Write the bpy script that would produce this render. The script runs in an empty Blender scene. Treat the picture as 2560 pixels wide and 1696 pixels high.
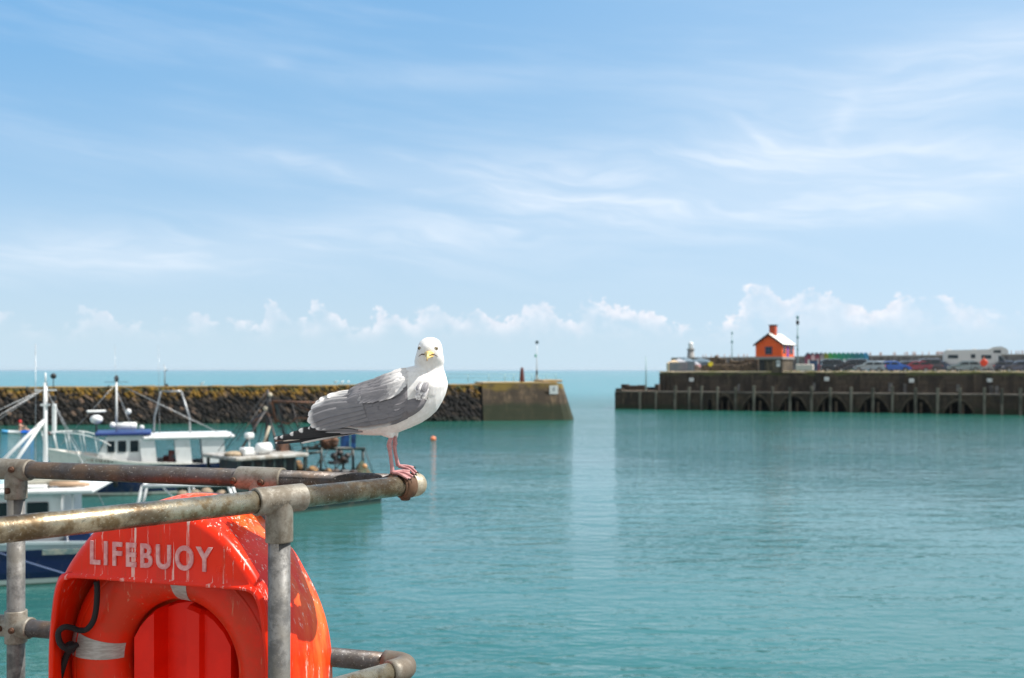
import bpy, bmesh, math, random
from mathutils import Vector, Matrix
from mathutils.bvhtree import BVHTree
random.seed(7)
R = math.radians
S = bpy.context.scene
COL = S.collection
F = 2489.0          # focal length in pixels of the 2560 px photograph (35 mm lens)
EYE = 5.5           # eye height above the water

# ------------------------------------------------------------------ camera
cd = bpy.data.cameras.new('camera'); cam = bpy.data.objects.new('camera', cd); COL.objects.link(cam)
cam.location = (0, 0, EYE); cam.rotation_euler = (R(90), 0, 0)
cd.sensor_width = 36; cd.lens = F / 2560 * 36; cd.shift_y = 77 / 2560
cd.clip_start = .05; cd.clip_end = 60000
cd.dof.use_dof = True; cd.dof.focus_distance = 2.42; cd.dof.aperture_fstop = 5.0
S.camera = cam

# ------------------------------------------------------------------ sun, sky, exposure
SUN = Vector((.60, .02, .80)).normalized()
sl = bpy.data.lights.new('sun', 'SUN'); sl.energy = 4.8; sl.angle = R(.5); sl.color = (1, .96, .90)
so = bpy.data.objects.new('sun', sl); COL.objects.link(so)
so.rotation_euler = (-SUN).to_track_quat('-Z', 'Y').to_euler()
S.view_settings.view_transform = 'Standard'; S.view_settings.look = 'None'
S.view_settings.exposure = 0.5; S.view_settings.gamma = 1

W = bpy.data.worlds.new('World'); S.world = W; W.use_nodes = True
nt = W.node_tree; nt.nodes.clear()
class NT:
    """small helper to write node maths"""
    def __init__(s, t): s.t = t
    def n(s, typ, **kw):
        x = s.t.nodes.new(typ)
        for k, v in kw.items(): setattr(x, k, v)
        return x
    def put(s, sock, v):
        if hasattr(v, 'links') or isinstance(v, bpy.types.NodeSocket): s.t.links.new(v, sock)
        elif isinstance(v, (tuple, list)) and len(v) == 3 and sock.type == 'RGBA': sock.default_value = (*v, 1)
        else: sock.default_value = v
    def m(s, op, a, b=0, c=0, clamp=False):
        x = s.n('ShaderNodeMath', operation=op, use_clamp=clamp)
        s.put(x.inputs[0], a); s.put(x.inputs[1], b); s.put(x.inputs[2], c); return x.outputs[0]
    def mapr(s, v, a, b, c=0, d=1, smooth=True):
        x = s.n('ShaderNodeMapRange', interpolation_type='SMOOTHSTEP' if smooth else 'LINEAR')
        s.put(x.inputs[0], v); s.put(x.inputs[1], a); s.put(x.inputs[2], b); s.put(x.inputs[3], c); s.put(x.inputs[4], d)
        return x.outputs[0]
    def mix(s, f, a, b, blend='MIX'):
        x = s.n('ShaderNodeMix', data_type='RGBA', blend_type=blend)
        s.put(x.inputs[0], f); s.put(x.inputs[6], a); s.put(x.inputs[7], b); return x.outputs[2]
    def comb(s, x_, y_, z_):
        x = s.n('ShaderNodeCombineXYZ'); s.put(x.inputs[0], x_); s.put(x.inputs[1], y_); s.put(x.inputs[2], z_); return x.outputs[0]
    def sep(s, v):
        x = s.n('ShaderNodeSeparateXYZ'); s.put(x.inputs[0], v); return x.outputs
    def noise(s, vec, scale, detail=4, rough=.5, dist=0, dim='3D'):
        x = s.n('ShaderNodeTexNoise', noise_dimensions=dim)
        if vec is not None: s.put(x.inputs['Vector'], vec)
        s.put(x.inputs['Scale'], scale); s.put(x.inputs['Detail'], detail); s.put(x.inputs['Roughness'], rough)
        s.put(x.inputs['Distortion'], dist); return x.outputs[0]
    def scalev(s, v, sc):
        x = s.n('ShaderNodeVectorMath', operation='MULTIPLY'); s.put(x.inputs[0], v); x.inputs[1].default_value = sc; return x.outputs[0]
    def ramp(s, f, stops, interp='LINEAR'):
        x = s.n('ShaderNodeValToRGB'); s.put(x.inputs[0], f); x.color_ramp.interpolation = interp
        e = x.color_ramp.elements
        while len(e) < len(stops): e.new(.5)
        for i, (p, c) in enumerate(stops):
            e[i].position = p; e[i].color = (*c, 1) if len(c) == 3 else c
        return x.outputs[0]
    def curve(s, f, pts):
        x = s.n('ShaderNodeFloatCurve'); s.put(x.inputs['Value'], f)
        c = x.mapping.curves[0]
        while len(c.points) < len(pts): c.points.new(.5, .5)
        for i, (px_, py_) in enumerate(pts): c.points[i].location = (px_, py_); c.points[i].handle_type = 'AUTO'
        x.mapping.update(); return x.outputs[0]

w = NT(nt)
tc = w.n('ShaderNodeTexCoord').outputs['Generated']
dx, dy, dz = w.sep(tc)
el = w.m('ARCSINE', dz); az = w.m('ARCTAN2', dx, dy)
sky = w.n('ShaderNodeTexSky', sky_type='NISHITA', sun_disc=False)
sky.sun_elevation = math.asin(SUN.z); sky.sun_rotation = math.atan2(SUN.x, SUN.y)
sky.altitude = 0; sky.air_density = 1.0; sky.dust_density = .6; sky.ozone_density = 1.5
def AZ(px): return math.atan((px - 1280) / F)
def EL(px, py): return math.asin((925 - py) / math.sqrt(F * F + (px - 1280) ** 2 + (925 - py) ** 2))
skyc = w.mix(1.0, sky.outputs[0], (.118, .118, .118), 'MULTIPLY')
grad = w.ramp(w.m('DIVIDE', el, 0.6), [(0, (.52, .68, .79)), (.10, (.48, .65, .80)), (.25, (.36, .57, .79)), (.45, (.26, .49, .76)), (.62, (.19, .43, .74)), (1, (.12, .32, .64))])
base = w.mix(.90, skyc, grad)
# brighter, paler sky towards the sun side (right)
base = w.mix(w.mapr(az, AZ(700), AZ(2900), 0, .38), base, (.60, .77, .95))
base = w.mix(w.m('MULTIPLY', w.mapr(az, AZ(900), AZ(-200), 0, .45), w.mapr(el, .12, .36)), base, (.13, .38, .71))
# thin cirrus: long streaks on a high plane, gathered in a few banks
def bank(px, py, sx, sy, rot, amp):
    a0, e0 = AZ(px), EL(px, py); c, s_ = math.cos(rot), math.sin(rot)
    da = w.m('SUBTRACT', az, a0); de = w.m('SUBTRACT', el, e0)
    u = w.m('ADD', w.m('MULTIPLY', da, c), w.m('MULTIPLY', de, s_))
    v = w.m('SUBTRACT', w.m('MULTIPLY', de, c), w.m('MULTIPLY', da, s_))
    u = w.m('DIVIDE', u, sx / F); v = w.m('DIVIDE', v, sy / F)
    q = w.m('ADD', w.m('MULTIPLY', u, u), w.m('MULTIPLY', v, v))
    return w.m('MULTIPLY', w.m('EXPONENT', w.m('MULTIPLY', q, -1)), amp)
wv = w.comb(w.m('MULTIPLY', az, 3.0), w.m('MULTIPLY', w.m('ADD', el, w.m('MULTIPLY', az, .10)), 26), 1.3)
warp = w.noise(w.comb(az, w.m('MULTIPLY', el, 3), 0), 5, 3)
wv2 = w.comb(w.m('MULTIPLY', az, 4.6), w.m('ADD', w.m('MULTIPLY', w.m('ADD', el, w.m('MULTIPLY', az, .12)), 38), w.m('MULTIPLY', warp, 3.0)), .4)
streak = w.noise(wv2, 1.0, 7, .58)
streak = w.mapr(streak, .36, .72)
banks = None
for b in [(2000, 430, 640, 80, -.02, 1.15), (1300, 455, 520, 40, -.13, .75), (900, 440, 330, 26, -.16, .55), (1450, 540, 520, 55, -.02, .55),
          (520, 635, 760, 45, .10, .62), (200, 600, 600, 70, 0, .28), (2350, 190, 520, 90, .08, .75), (2400, 480, 500, 70, .05, .5),
          (1050, 195, 330, 30, 0, .28), (400, 400, 420, 34, -.05, .25), (2110, 285, 26, 60, -.35, .35), (1180, 640, 900, 90, 0, .25), (700, 155, 40, 16, 0, .2),
          (1960, 400, 120, 12, -.75, .55), (2110, 400, 80, 12, -1.0, .4), (2150, 510, 130, 26, -.2, .5)]:
    g = bank(*b); banks = g if banks is None else w.m('ADD', banks, g)
cir = w.m('MULTIPLY', w.m('MINIMUM', banks, 1.0), w.m('ADD', w.m('MULTIPLY', streak, .70), .30))
base = w.mix(w.m('MULTIPLY', cir, .72, clamp=True), base, (.86, .91, .98))
faint = w.m('MULTIPLY', w.mapr(w.noise(wv, 1.2, 6, .6), .45, .8), w.mapr(el, .06, .2, .0, .16))
base = w.mix(faint, base, (.78, .86, .96))
fill_veil = w.m('MULTIPLY', w.m('MAXIMUM', w.mapr(el, .62, 1.0), w.m('MULTIPLY', w.mapr(dy, .25, -.35), w.mapr(el, .0, .3))), w.mapr(w.noise(tc, 2.5, 5), .25, .6, .55, .95))
base = w.mix(fill_veil, base, (.74, .74, .73))          # unseen cloud veil overhead and behind the viewer, added to brighten and neutralise fill
# far cumulus along the horizon
prof = [(-200, 800), (0, 790), (40, 800), (120, 815), (180, 800), (225, 765), (262, 775), (275, 805), (350, 812), (440, 800), (480, 782), (560, 800), (620, 812), (655, 790),
        (672, 745), (700, 765), (760, 805), (795, 756), (830, 780), (870, 820), (940, 785), (965, 772), (1010, 800), (1085, 760), (1130, 790), (1185, 770), (1230, 800), (1300, 775),
        (1350, 748), (1420, 800), (1470, 745), (1510, 760), (1560, 768), (1640, 785), (1700, 820), (1840, 775), (1890, 715), (1935, 704), (1975, 750), (2030, 722), (2090, 725), (2120, 765),
        (2200, 765), (2260, 738), (2320, 745), (2400, 750), (2480, 780), (2560, 785), (2760, 800)]
u0, u1 = AZ(-250), AZ(2800)
lean = w.m('ADD', az, w.m('MULTIPLY', el, .35))
t_ = w.m('DIVIDE', w.m('SUBTRACT', lean, u0 + .35 * .06), u1 - u0)
top = w.m('MULTIPLY', w.curve(t_, [((AZ(a) - u0) / (u1 - u0), EL(a, b) * 8) for a, b in prof]), 1 / 8)
cn = w.comb(w.m('MULTIPLY', az, 1.0), w.m('MULTIPLY', el, 1.15), 0)
n1 = w.noise(cn, 62, 7, .62, .3)
n2 = w.noise(w.comb(az, w.m('MULTIPLY', el, 1.3), 7), 24, 3, .5)
d = w.m('ADD', w.m('SUBTRACT', top, el), w.m('MULTIPLY', w.m('SUBTRACT', n1, .5), .052))
edge = w.mapr(d, -.0005, .0040)
thin = w.mapr(d, .002, .026, 1, .30)                       # the bodies dissolve downwards into the haze
patch = w.mapr(w.m('ADD', w.m('MULTIPLY', n2, .6), w.m('MULTIPLY', n1, .4)), .42, .58, .04, 1)
low = w.mapr(el, .014, .05)
cum = w.m('MULTIPLY', w.m('MULTIPLY', edge, thin), w.m('MULTIPLY', patch, low))
cum = w.m('MULTIPLY', cum, w.mapr(az, AZ(0), AZ(1900), .62, 1.0))
shade = w.mix(w.mapr(w.noise(w.comb(az, el, 3), 90, 4), .35, .65), (.74, .78, .86), (.86, .87, .93))
base = w.mix(cum, base, shade)
# milky haze on the horizon
base = w.mix(w.mapr(el, .0, .05, .75, 0), base, (.54, .69, .80))
base = w.mix(w.mapr(el, -.02, -.002, 1, 0), base, (.10, .24, .26))
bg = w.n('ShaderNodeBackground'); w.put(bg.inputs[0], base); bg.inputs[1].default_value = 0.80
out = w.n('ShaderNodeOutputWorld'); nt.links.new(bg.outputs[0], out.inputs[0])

# ------------------------------------------------------------------ helpers
def at(px, py, Y): return Vector(((px - 1280) / F * Y, Y, EYE - (py - 925) / F * Y))

class MB:
    """collects shapes; build() links them as ONE mesh object"""
    def __init__(s): s.v = []; s.f = []; s.mi = []; s.sm = []; s.col = None
    def add(s, vs, fs, mi=0, sm=False):
        o = len(s.v); s.v += [Vector(a) for a in vs]
        for f in fs: s.f.append([o + i for i in f]); s.mi.append(mi); s.sm.append(sm)
        return s
    def box(s, c, d, rz=0, mi=0, M=None, bev=0):
        x, y, z = d[0] / 2, d[1] / 2, d[2] / 2
        if bev:
            b = min(bev, x * .9, y * .9, z * .9); vs = []
            for sx in (-1, 1):
                for sy in (-1, 1):
                    for sz in (-1, 1):
                        vs += [(sx * x, sy * (y - b), sz * (z - b)), (sx * (x - b), sy * y, sz * (z - b)), (sx * (x - b), sy * (y - b), sz * z)]
            bm = bmesh.new(); bv = [bm.verts.new(a) for a in vs]; bmesh.ops.convex_hull(bm, input=bv)
            bm.verts.index_update(); vs = [a.co.copy() for a in bm.verts]; fs = [[q.index for q in f.verts] for f in bm.faces]; bm.free()
        else:
            vs = [Vector((a, b, c_)) for a in (-x, x) for b in (-y, y) for c_ in (-z, z)]
            fs = [(0, 1, 3, 2), (4, 6, 7, 5), (0, 4, 5, 1), (2, 3, 7, 6), (0, 2, 6, 4), (1, 5, 7, 3)]
        m = (M if M is not None else Matrix.Rotation(rz, 3, 'Z'))
        return s.add([m @ Vector(a) + Vector(c) for a in vs], fs, mi)
    def tube(s, pts, r, n=10, mi=0, caps=True, sm=True, sq=None):
        pts = [Vector(p) for p in pts]; rs = r if isinstance(r, (list, tuple)) else [r] * len(pts)
        rings = []; prev = None
        for i, p in enumerate(pts):
            d = (pts[min(i + 1, len(pts) - 1)] - pts[max(i - 1, 0)]).normalized()
            if prev is None:
                a = Vector((0, 0, 1)) if abs(d.z) < .9 else Vector((1, 0, 0)); u = d.cross(a).normalized()
            else:
                u = (prev - d * prev.dot(d)).normalized()
            prev = u; v = d.cross(u); k = sq if sq else 1
            rings.append([p + u * (math.cos(2 * math.pi * j / n) * rs[i]) + v * (math.sin(2 * math.pi * j / n) * rs[i] * k) for j in range(n)])
        return s.loft(rings, mi=mi, caps=caps, sm=sm)
    def loft(s, rings, mi=0, caps=True, sm=True, closed=True):
        n = len(rings[0]); vs = [p for r in rings for p in r]; fs = []
        for i in range(len(rings) - 1):
            for j in range(n if closed else n - 1):
                k = (j + 1) % n; fs.append((i * n + j, i * n + k, (i + 1) * n + k, (i + 1) * n + j))
        s.add(vs, fs, mi, sm)
        if caps:
            o = len(s.v) - len(vs)
            s.f.append([o + j for j in range(n)][::-1]); s.mi.append(mi); s.sm.append(False)
            s.f.append([o + (len(rings) - 1) * n + j for j in range(n)]); s.mi.append(mi); s.sm.append(False)
        return s
    def ball(s, c, r, n=12, m=8, mi=0, M=None):
        r = r if isinstance(r, (tuple, list)) else (r, r, r); rings = []
        for i in range(m + 1):
            th = math.pi * i / m; st = max(math.sin(th), 1e-3)
            rings.append([Vector((r[0] * st * math.cos(2 * math.pi * j / n), r[1] * st * math.sin(2 * math.pi * j / n), r[2] * math.cos(th))) for j in range(n)])
        if M is not None: rings = [[M @ p for p in q] for q in rings]
        return s.loft([[p + Vector(c) for p in q] for q in rings], mi=mi)
    def prism(s, poly, a, b, mi=0, sm=False):
        """poly: list of 3D points; extruded by vector b-a"""
        d = Vector(b) - Vector(a)
        return s.loft([[Vector(p) for p in poly], [Vector(p) + d for p in poly]], mi=mi, sm=sm)
    def build(s, name, mats, parent=None, fix=True):
        me = bpy.data.meshes.new(name); me.from_pydata([tuple(v) for v in s.v], [], s.f)
        for m in (mats if isinstance(mats, (list, tuple)) else [mats]): me.materials.append(m)
        me.polygons.foreach_set('material_index', s.mi); me.polygons.foreach_set('use_smooth', s.sm)
        if fix:
            bm = bmesh.new(); bm.from_mesh(me); bmesh.ops.recalc_face_normals(bm, faces=bm.faces); bm.to_mesh(me); bm.free()
        me.update()
        o = bpy.data.objects.new(name, me); COL.objects.link(o)
        if parent is not None:
            o.parent = parent; o.matrix_parent_inverse = parent_inv(parent)
        return o
def world_of(o):
    m = Matrix.LocRotScale(o.location, o.rotation_euler, o.scale)
    return (world_of(o.parent) @ o.matrix_parent_inverse @ m) if o.parent else m
def parent_inv(p): return world_of(p).inverted()
def local(o):
    """mesh was written in its thing's own coordinates"""
    o.matrix_parent_inverse = Matrix.Identity(4); return o
def tag(o, label, cat, group=None):
    o['label'] = label; o['category'] = cat
    if group: o['group'] = group
    return o
def struct(o): o['kind'] = 'structure'; return o
def empty(name, loc=(0, 0, 0), rz=0, label=None, cat=None, group=None):
    o = bpy.data.objects.new(name, None); COL.objects.link(o); o.location = loc; o.rotation_euler = (0, 0, rz); o.empty_display_size = .2
    if label: tag(o, label, cat, group)
    return o
def dup(root, loc=None, rz=None, label=None, matmap=None, first=None):
    def cp(o, par):
        c = o.copy(); COL.objects.link(c)
        if par is not None: c.parent = par
        if matmap and c.type == 'MESH' and any(m.name in matmap for m in c.data.materials if m):
            c.data = c.data.copy()
            for i, m in enumerate(c.data.materials):
                if m.name in matmap: c.data.materials[i] = matmap[m.name]
        for ch in [q for q in bpy.data.objects if q.parent == o]: cp(ch, c)
        return c
    r = cp(root, None)
    if loc is not None: r.location = loc
    if rz is not None: r.rotation_euler = (0, 0, rz)
    if label: r['label'] = label
    return r

# ------------------------------------------------------------------ materials
def mat(name, c, rough=.6, metal=0, c2=None, sc=5, lo=.4, hi=.6, bump=0, bsc=None, stretch=(1, 1, 1), coat=0, spec=None, detail=5, c3=None, sc3=20, lo3=.6, hi3=.7, st3=(1, 1, 1), attr=None):
    m = bpy.data.materials.new(name); m.use_nodes = True; t = m.node_tree; b = t.nodes['Principled BSDF']; k = NT(t)
    b.inputs['Roughness'].default_value = rough; b.inputs['Metallic'].default_value = metal
    if coat: b.inputs['Coat Weight'].default_value = coat; b.inputs['Coat Roughness'].default_value = .08
    if spec is not None: b.inputs['Specular IOR Level'].default_value = spec
    pos = k.n('ShaderNodeTexCoord').outputs['Object']; col = c
    if c2 is not None:
        f = k.mapr(k.noise(k.scalev(pos, stretch), sc, detail, .6), lo, hi); col = k.mix(f, c, c2)
    if c3 is not None:
        f = k.mapr(k.noise(k.scalev(pos, st3), sc3, detail, .65), lo3, hi3); col = k.mix(f, col, c3)
    if attr:
        a = k.n('ShaderNodeAttribute', attribute_name=attr).outputs[0]
        col = k.mix(1, col, a, 'MULTIPLY')
    k.put(b.inputs['Base Color'], col)
    if bump:
        bn = k.n('ShaderNodeBump'); bn.inputs['Distance'].default_value = bump
        k.put(bn.inputs['Height'], k.noise(k.scalev(pos, stretch), bsc or sc, detail, .6)); t.links.new(bn.outputs[0], b.inputs['Normal'])
    return m
def nodes_of(name, rough=.5):
    m = bpy.data.materials.new(name); m.use_nodes = True
    b = m.node_tree.nodes['Principled BSDF']; b.inputs['Roughness'].default_value = rough
    return m, b, NT(m.node_tree)

white = mat('white_paint', (.72, .73, .72), .35, c2=(.55, .55, .52), sc=3, lo=.5, hi=.75)
cream = mat('cream_paint', (.66, .62, .52), .4, c2=(.48, .42, .32), sc=2, lo=.5, hi=.7)
navy = mat('navy_paint', (.008, .022, .09), .3, c2=(.015, .04, .12), sc=2)
blue = mat('blue_paint', (.02, .10, .42), .4)
darkgreen = mat('dark_green_paint', (.012, .03, .028), .45, c2=(.03, .035, .03), sc=3)
black = mat('black_rubber', (.012, .012, .013), .6)
dark = mat('dark_steel', (.03, .03, .032), .5, c2=(.10, .05, .03), sc=4, lo=.5, hi=.65)
rust = mat('rusty_steel', (.16, .07, .035), .8, c2=(.07, .04, .03), sc=6)
alu = mat('grey_metal', (.42, .44, .45), .4, .6, c2=(.25, .25, .25), sc=8)
glass = mat('dark_glass', (.015, .025, .03), .08)
orange = mat('orange_paint', (.95, .115, .008), .55, c2=(.86, .095, .008), sc=1.5)
brick = mat('red_brick', (.50, .07, .02), .7, c2=(.32, .05, .02), sc=3)
teal = mat('teal_paint', (.16, .33, .34), .5)
tealgrey = mat('pale_teal_metal', (.28, .42, .43), .5)
salmon = mat('orange_plastic', (.75, .22, .10), .5)
red = mat('red_cloth', (.60, .03, .03), .7)
yellow = mat('yellow_paint', (.75, .62, .03), .5)
skin = mat('skin', (.45, .26, .19), .6)
rope_m = mat('dark_rope', (.008, .008, .009), .8)
netgreen = mat('fishing_net', (.05, .08, .05), .9, c2=(.10, .07, .04), sc=9, bump=.05)

# ------------------------------------------------------------------ water
m_water, b, k = nodes_of('sea_water', .03)
pos = k.n('ShaderNodeNewGeometry').outputs['Position']
X_, Y_, Z_ = k.sep(pos)
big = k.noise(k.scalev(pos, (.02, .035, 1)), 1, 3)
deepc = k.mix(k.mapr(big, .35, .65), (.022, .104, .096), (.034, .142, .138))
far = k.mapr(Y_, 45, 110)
colr = k.mix(far, deepc, (.014, .095, .072))  # harbour body colour darkened to stand in for dark wall reflections
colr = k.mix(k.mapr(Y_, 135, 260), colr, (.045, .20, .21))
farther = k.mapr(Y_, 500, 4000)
colr = k.mix(farther, colr, (.03, .17, .21))
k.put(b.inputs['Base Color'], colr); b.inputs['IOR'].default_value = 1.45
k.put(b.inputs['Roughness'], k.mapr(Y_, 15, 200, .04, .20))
h1 = k.noise(k.scalev(pos, (.55, 1.25, 1)), 1.0, 3, .55, .4)
h2 = k.noise(k.scalev(pos, (1.6, 3.6, 1)), 1.3, 3, .5, .2)
h3 = k.noise(k.scalev(pos, (.14, .30, 1)), 1.0, 2)
calm = k.mapr(k.noise(k.scalev(pos, (.05, .09, 1)), 1, 3), .32, .68, .45, 1.15)
hh = k.m('ADD', k.m('ADD', k.m('MULTIPLY', h1, k.mapr(Y_, 25, 110, .066, .20)), k.m('MULTIPLY', h2, k.mapr(Y_, 25, 110, .022, .07))), k.m('MULTIPLY', h3, .08))
bn = k.n('ShaderNodeBump'); bn.inputs['Distance'].default_value = 1.5
k.put(bn.inputs['Strength'], k.m('MULTIPLY', calm, k.mapr(Y_, 20, 160, .95, 1.0), clamp=True)); k.put(bn.inputs['Height'], hh)
m_water.node_tree.links.new(bn.outputs[0], b.inputs['Normal'])
mb = MB()
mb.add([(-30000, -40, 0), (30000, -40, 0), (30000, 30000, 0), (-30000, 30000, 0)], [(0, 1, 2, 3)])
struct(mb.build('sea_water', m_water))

# ------------------------------------------------------------------ near quay under the railing
conc = mat('quay_concrete', (.30, .29, .27), .85, c2=(.18, .17, .15), sc=2, bump=.01)
mb = MB()
poly = [(-30, -30), (30, -30), (30, 2.62), (-.1, 2.62), (-30, 11.6)]
mb.loft([[Vector((x, y, -3)) for x, y in poly], [Vector((x, y, 4.1)) for x, y in poly]], sm=False)
struct(mb.build('quay', conc))



# ------------------------------------------------------------------ galvanised tube railing
def pipe_mat(name, c1, c2, c3, spots=1.0, rough=(.32, .6), metal=.55):
    m, b, k = nodes_of(name)
    p = k.n('ShaderNodeNewGeometry').outputs['Position']
    st = k.scalev(p, (1, 1, 1))
    a = k.noise(st, 26, 9, .74, .12); bb = k.noise(st, 130, 6, .7); c_ = k.noise(st, 7, 5, .6)
    col = k.mix(k.mapr(a, .42, .60), c1, c2)
    col = k.mix(k.m('MULTIPLY', k.mapr(c_, .48, .62), .75), col, c3)
    col = k.mix(k.mapr(bb, .56, .66, 0, .55), col, (.10, .085, .065))
    col = k.mix(k.m('MULTIPLY', k.mapr(k.noise(st, 160, 6, .8), .60, .66), spots), col, (.62, .60, .54))
    k.put(b.inputs['Base Color'], col)
    b.inputs['Metallic'].default_value = metal
    k.put(b.inputs['Roughness'], k.mapr(a, .35, .65, rough[0], rough[1]))
    bn = k.n('ShaderNodeBump'); bn.inputs['Distance'].default_value = .0006; bn.inputs['Strength'].default_value = .8
    k.put(bn.inputs['Height'], k.m('ADD', bb, a)); m.node_tree.links.new(bn.outputs[0], b.inputs['Normal'])
    return m
pipe = pipe_mat('galvanised_pipe', (.40, .35, .25), (.17, .12, .062), (.075, .048, .026), 1.0, (.24, .5), .75)
pipe_rear = pipe_mat('tarnished_pipe', (.075, .07, .072), (.05, .042, .038), (.12, .075, .045), .9, (.38, .62), .35)
fit_m = pipe_mat('cast_fitting', (.26, .24, .20), (.17, .145, .11), (.14, .11, .08), .25, (.5, .75), .35)
post_m = pipe_mat('grey_post', (.185, .18, .17), (.09, .088, .085), (.15, .14, .12), .2, (.5, .7), .3)
rustc = pipe_mat('rusty_collar', (.11, .05, .025), (.06, .03, .018), (.16, .09, .05), .05, (.7, .9), .2)
domem = pipe_mat('pale_dome', (.50, .46, .36), (.36, .31, .22), (.30, .24, .16), .1, (.4, .65), .3)
screw_m = mat('rusty_screw', (.10, .05, .03), .6, .5)

r0 = .0242
ZT = EYE - .285; ZM = EYE - .735
CN = Vector((-.238, 2.478))
FD = (Vector((-.910, 1.77)) - CN).normalized()          # front rail runs back towards the lens
RD = (Vector((-1.476, 2.865)) - CN).normalized()        # rear rail runs off to the left
def FP(d, z): p = CN + FD * d; return Vector((p.x, p.y, z))
def RP(d, z): p = CN + RD * d; return Vector((p.x, p.y, z))
rail = empty('guard_railing', (CN.x, CN.y, 4.1), 0, 'weathered galvanised tube railing with an acute corner, the large seagull stands on it', 'railing')
def part(mb_, name, m): return mb_.build(name, m, rail)
def dfront(px): # distance along the front rail at an image column
    a = (px - 1280) / F; return (CN.x - a * CN.y) / (a * FD.y - FD.x)
def drear(px):
    a = (px - 1280) / F; return (CN.x - a * CN.y) / (a * RD.y - RD.x)
part(MB().tube([FP(.05, ZT), FP(1.7, ZT)], r0, 32), 'top_rail', pipe)
part(MB().tube([RP(.03, ZT), RP(2.6, ZT)], r0, 32), 'top_rail', pipe_rear)
part(MB().tube([FP(.07, ZM), FP(1.7, ZM)], r0, 32), 'mid_rail', pipe)
part(MB().tube([RP(.07, ZM), RP(2.6, ZM)], r0, 32), 'mid_rail', pipe_rear)
d1 = dfront(698); d2 = drear(652); d3 = drear(40)
part(MB().tube([FP(d1, 4.1), FP(d1, ZT)], r0, 32), 'post', post_m)
part(MB().tube([FP(1.66, 4.1), FP(1.66, ZT)], r0, 32), 'post', post_m)
part(MB().tube([RP(d2, 4.1), RP(d2, ZT)], r0, 32), 'post', post_m)
part(MB().tube([RP(d3, 4.1), RP(d3, ZT)], r0, 32), 'post', post_m)
def sleeve(mb_, a, b, r=.0305, n=36):
    a = Vector(a); b = Vector(b); d = (b - a).normalized(); L = (b - a).length
    prof = [(0, r0 + .0008), (0, r - .002), (.0015, r - .0005), (.004, r), (L - .004, r), (L - .0015, r - .0005), (L, r - .002), (L, r0 + .0008)]
    mb_.tube([a + d * min(max(q[0], 1e-6 * i), L - 1e-6 * (8 - i)) for i, q in enumerate(prof)], [q[1] for q in prof], n, caps=False)
def screws(par, spots):
    for p, n in spots:
        s_ = MB(); p = Vector(p); n = Vector(n).normalized()
        s_.tube([p - n * .004, p + n * .006, p + n * .0075, p + n * .0076, p + n * .0025], [.0088, .0088, .0078, .0052, .0046], 18, caps=True)
        o = s_.build('grub_screw', screw_m, par)
def tee(P, d, z, down=.085, half=.055, cross=False, half2=None):
    m_ = MB(); c = P(d, z)
    sleeve(m_, P(d - half, z), P(d + (half2 or half), z))
    m_.tube([c + Vector((0, 0, -.0)), c + Vector((0, 0, -down + .004)), c + Vector((0, 0, -down + .001)), c + Vector((0, 0, -down))], [.0303, .0303, .0295, .0245], 36, caps=False)
    if cross: m_.tube([c + Vector((0, 0, 0)), c + Vector((0, 0, .045)), c + Vector((0, 0, .047)), c + Vector((0, 0, .047))], [.0303, .0303, .029, .0245], 36, caps=False)
    # fillet where the branch meets the sleeve
    o = part(m_, 'tee_clamp', fit_m)
    return o
t1 = tee(FP, d1, ZT, .094, .062, half2=.062)
t2 = tee(RP, d2, ZT, .085, .066)
cam2 = Vector((0, 0, EYE))
def front_n(P, d, z, up=0):
    n = cam2 - P(d, z); n.z = up; return n.normalized()
nR = Vector((RD.y, -RD.x, 0)); nR = nR if nR.y < 0 else -nR
screws(t2, [(RP(drear(600), ZT - .004) + nR * .030, nR), (RP(drear(668), ZT - .006) + nR * .030, nR)])
t3 = tee(RP, d3, ZT, .085, .052, half2=.085)
screws(t3, [(RP(drear(50), ZT + .003) + nR * .030, nR + Vector((.25, 0, 0))), (RP(d3, ZT - .058) + nR * .030, nR + Vector((-.9, 0, 0)))])
t4 = tee(RP, d3, ZM, .045, .052, cross=True, half2=.085)
screws(t4, [(RP(drear(20), ZM + .0) + nR * .030, nR), (RP(drear(50), ZM - .002) + nR * .030, nR + Vector((.3, 0, 0)))])
tee(RP, d2, ZM, .045, .055, cross=True); tee(FP, d1, ZM, .045, .055, cross=True)
# maker's name cast into the clamp
def text_mesh(s_, size, ext, M, name, m, par, space=1.0, off=0, wid=None, hei=None, bev=0):
    cu = bpy.data.curves.new(name, 'FONT'); cu.body = s_; cu.size = size; cu.extrude = ext; cu.space_character = space; cu.offset = off
    cu.align_x = 'LEFT'; cu.bevel_depth = bev; cu.resolution_u = 6
    ob = bpy.data.objects.new(name, cu); COL.objects.link(ob)
    dg = bpy.context.evaluated_depsgraph_get(); me = bpy.data.meshes.new_from_object(ob.evaluated_get(dg))
    bpy.data.objects.remove(ob)
    xs = [v.co.x for v in me.vertices]; ys = [v.co.y for v in me.vertices]
    sx = wid / (max(xs) - min(xs)) if wid else 1; sy = hei / (max(ys) - min(ys)) if hei else 1
    for v in me.vertices: v.co = M @ Vector(((v.co.x - min(xs)) * sx, (v.co.y - min(ys)) * sy, v.co.z))
    me.materials.append(m); o = bpy.data.objects.new(name, me); COL.objects.link(o)
    o.parent = par; o.matrix_parent_inverse = parent_inv(par); return o
xd = (FP(d1 - .03, 0) - FP(d1 + .03, 0)).normalized(); nn = Vector((xd.y, -xd.x, 0)); nn = nn if nn.y < 0 else -nn
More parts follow.
